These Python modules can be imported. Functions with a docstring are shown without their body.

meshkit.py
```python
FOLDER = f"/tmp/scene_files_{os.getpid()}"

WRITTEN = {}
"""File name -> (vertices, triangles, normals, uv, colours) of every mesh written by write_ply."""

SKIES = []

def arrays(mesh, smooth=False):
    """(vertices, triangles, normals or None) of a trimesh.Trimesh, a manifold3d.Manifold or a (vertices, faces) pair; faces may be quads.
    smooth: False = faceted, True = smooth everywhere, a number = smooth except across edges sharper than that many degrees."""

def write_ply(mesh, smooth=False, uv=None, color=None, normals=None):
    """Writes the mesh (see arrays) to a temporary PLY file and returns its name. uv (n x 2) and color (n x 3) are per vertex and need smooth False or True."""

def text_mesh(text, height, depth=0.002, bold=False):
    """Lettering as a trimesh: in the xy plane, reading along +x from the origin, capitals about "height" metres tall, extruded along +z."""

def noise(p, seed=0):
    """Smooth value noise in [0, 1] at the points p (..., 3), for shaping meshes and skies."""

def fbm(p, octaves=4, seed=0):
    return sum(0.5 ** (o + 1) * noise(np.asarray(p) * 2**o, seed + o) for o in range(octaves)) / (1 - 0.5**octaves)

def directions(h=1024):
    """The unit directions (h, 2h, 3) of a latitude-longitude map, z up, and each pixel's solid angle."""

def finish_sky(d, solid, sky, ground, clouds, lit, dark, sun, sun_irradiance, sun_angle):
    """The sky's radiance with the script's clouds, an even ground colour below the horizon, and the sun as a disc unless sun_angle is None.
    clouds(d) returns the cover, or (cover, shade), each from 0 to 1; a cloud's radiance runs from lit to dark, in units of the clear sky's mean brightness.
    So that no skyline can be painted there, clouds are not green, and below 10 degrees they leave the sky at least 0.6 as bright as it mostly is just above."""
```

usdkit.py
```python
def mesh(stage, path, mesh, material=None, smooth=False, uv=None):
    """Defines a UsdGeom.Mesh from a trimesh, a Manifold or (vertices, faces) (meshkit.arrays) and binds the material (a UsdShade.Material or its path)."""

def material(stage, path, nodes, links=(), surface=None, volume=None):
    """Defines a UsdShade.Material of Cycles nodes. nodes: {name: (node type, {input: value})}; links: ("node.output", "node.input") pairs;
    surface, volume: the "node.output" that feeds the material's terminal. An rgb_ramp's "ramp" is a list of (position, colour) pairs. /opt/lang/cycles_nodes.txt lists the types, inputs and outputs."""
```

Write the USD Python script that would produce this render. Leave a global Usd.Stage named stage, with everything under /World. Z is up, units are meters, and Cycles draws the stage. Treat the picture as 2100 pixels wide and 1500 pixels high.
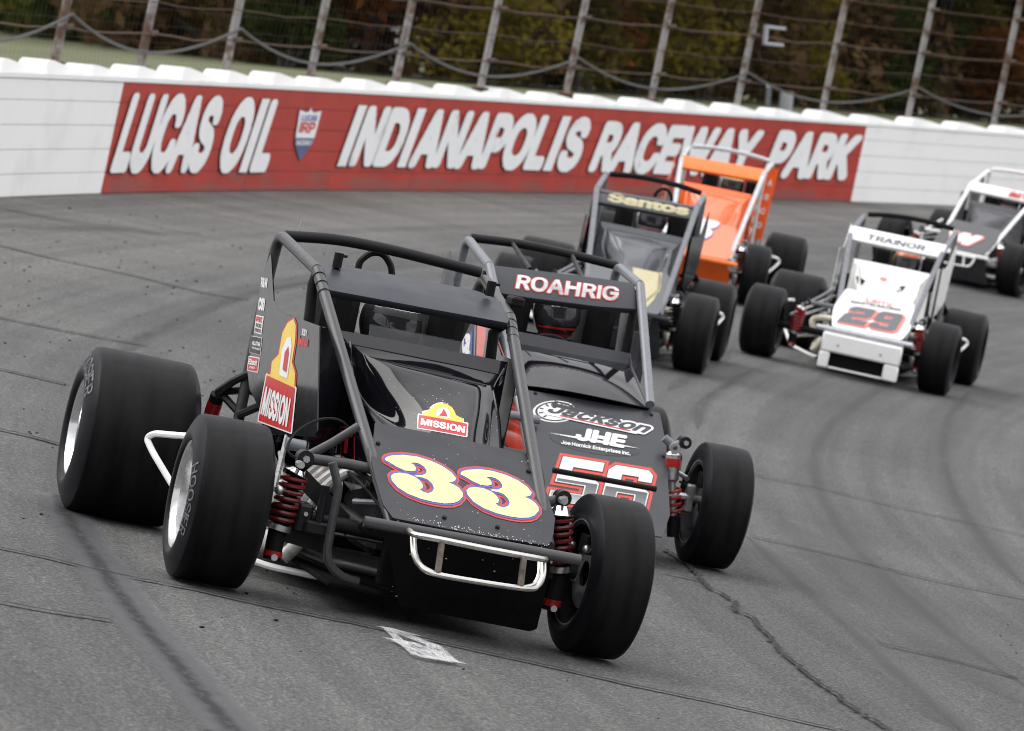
import math, random, re
import numpy as np, trimesh, shapely, manifold3d
from shapely.geometry import Polygon, LineString, Point, box as sbox
from shapely import affinity
from shapely.ops import unary_union
import usdkit, meshkit
from pxr import Usd, UsdGeom, UsdLux, UsdShade, Gf, Sdf, Vt

PI = math.pi
BETA, RW = 0.11830262475069296, 104.0545743689415
TB = math.tan(BETA)
CARS = [{'phi': -0.00311, 'r': 99.53626, 'yaw': 0.07883, 'steer': -0.00251, 'WB': 2.201, 'RFR': 0.31187, 'RFw': 0.30777, 'LFR': 0.30465, 'LFw': 0.2936, 'RRR': 0.3424, 'RRw': 0.47905, 'LRR': 0.29989, 'LRw': 0.38851, 'RFy': -0.80397, 'LFy': 0.69191, 'RRy': -0.8501, 'LRy': 0.675, 'camR': 0.00835, 'camL': 0.00376}, {'phi': -0.06453, 'r': 98.30929, 'yaw': 0.12917, 'steer': -0.04184, 'WB': 2.19285, 'RFR': 0.31019, 'RFw': 0.30601, 'LFR': 0.29689, 'LFw': 0.28201, 'RRR': 0.34149, 'RRw': 0.48831, 'LRR': 0.30412, 'LRw': 0.39249, 'RFy': -0.81833, 'LFy': 0.69241, 'RRy': -0.83908, 'LRy': 0.69109, 'camR': 0.0, 'camL': 0.0005}, {'phi': -0.24772, 'r': 98.37384, 'yaw': 0.01902, 'steer': -0.01398, 'WB': 2.15749, 'RFR': 0.31019, 'RFw': 0.30601, 'LFR': 0.30686, 'LFw': 0.27931, 'RRR': 0.34539, 'RRw': 0.48046, 'LRR': 0.32091, 'LRw': 0.38949, 'RFy': -0.81833, 'LFy': 0.6876, 'RRy': -0.77881, 'LRy': 0.62932, 'camR': 0.0, 'camL': 0.00149}, {'phi': -0.359, 'r': 99.37657, 'yaw': 0.12861, 'steer': 0.07084, 'WB': 2.16473, 'RFR': 0.31019, 'RFw': 0.30601, 'LFR': 0.29629, 'LFw': 0.25478, 'RRR': 0.335, 'RRw': 0.48, 'LRR': 0.32321, 'LRw': 0.41538, 'RFy': -0.81833, 'LFy': 0.65172, 'RRy': -0.86, 'LRy': 0.79843, 'camR': 0.0, 'camL': 0.01349}, {'phi': -0.2899, 'r': 96.72161, 'yaw': -0.00616, 'steer': -0.02248, 'WB': 2.19543, 'RFR': 0.30114, 'RFw': 0.31279, 'LFR': 0.30184, 'LFw': 0.28049, 'RRR': 0.33191, 'RRw': 0.48238, 'LRR': 0.32112, 'LRw': 0.39988, 'RFy': -0.8438, 'LFy': 0.70111, 'RRy': -0.84366, 'LRy': 0.67381, 'camR': -0.00247, 'camL': 0.00087}, {'phi': -0.47142, 'r': 99.08147, 'yaw': -0.03808, 'steer': -0.0068, 'WB': 2.19813, 'RFR': 0.31019, 'RFw': 0.30601, 'LFR': 0.30136, 'LFw': 0.28254, 'RRR': 0.34687, 'RRw': 0.48782, 'LRR': 0.30819, 'LRw': 0.39398, 'RFy': -0.81833, 'LFy': 0.6914, 'RRy': -0.83865, 'LRy': 0.68603, 'camR': 0.0, 'camL': -0.00015}]
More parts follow.
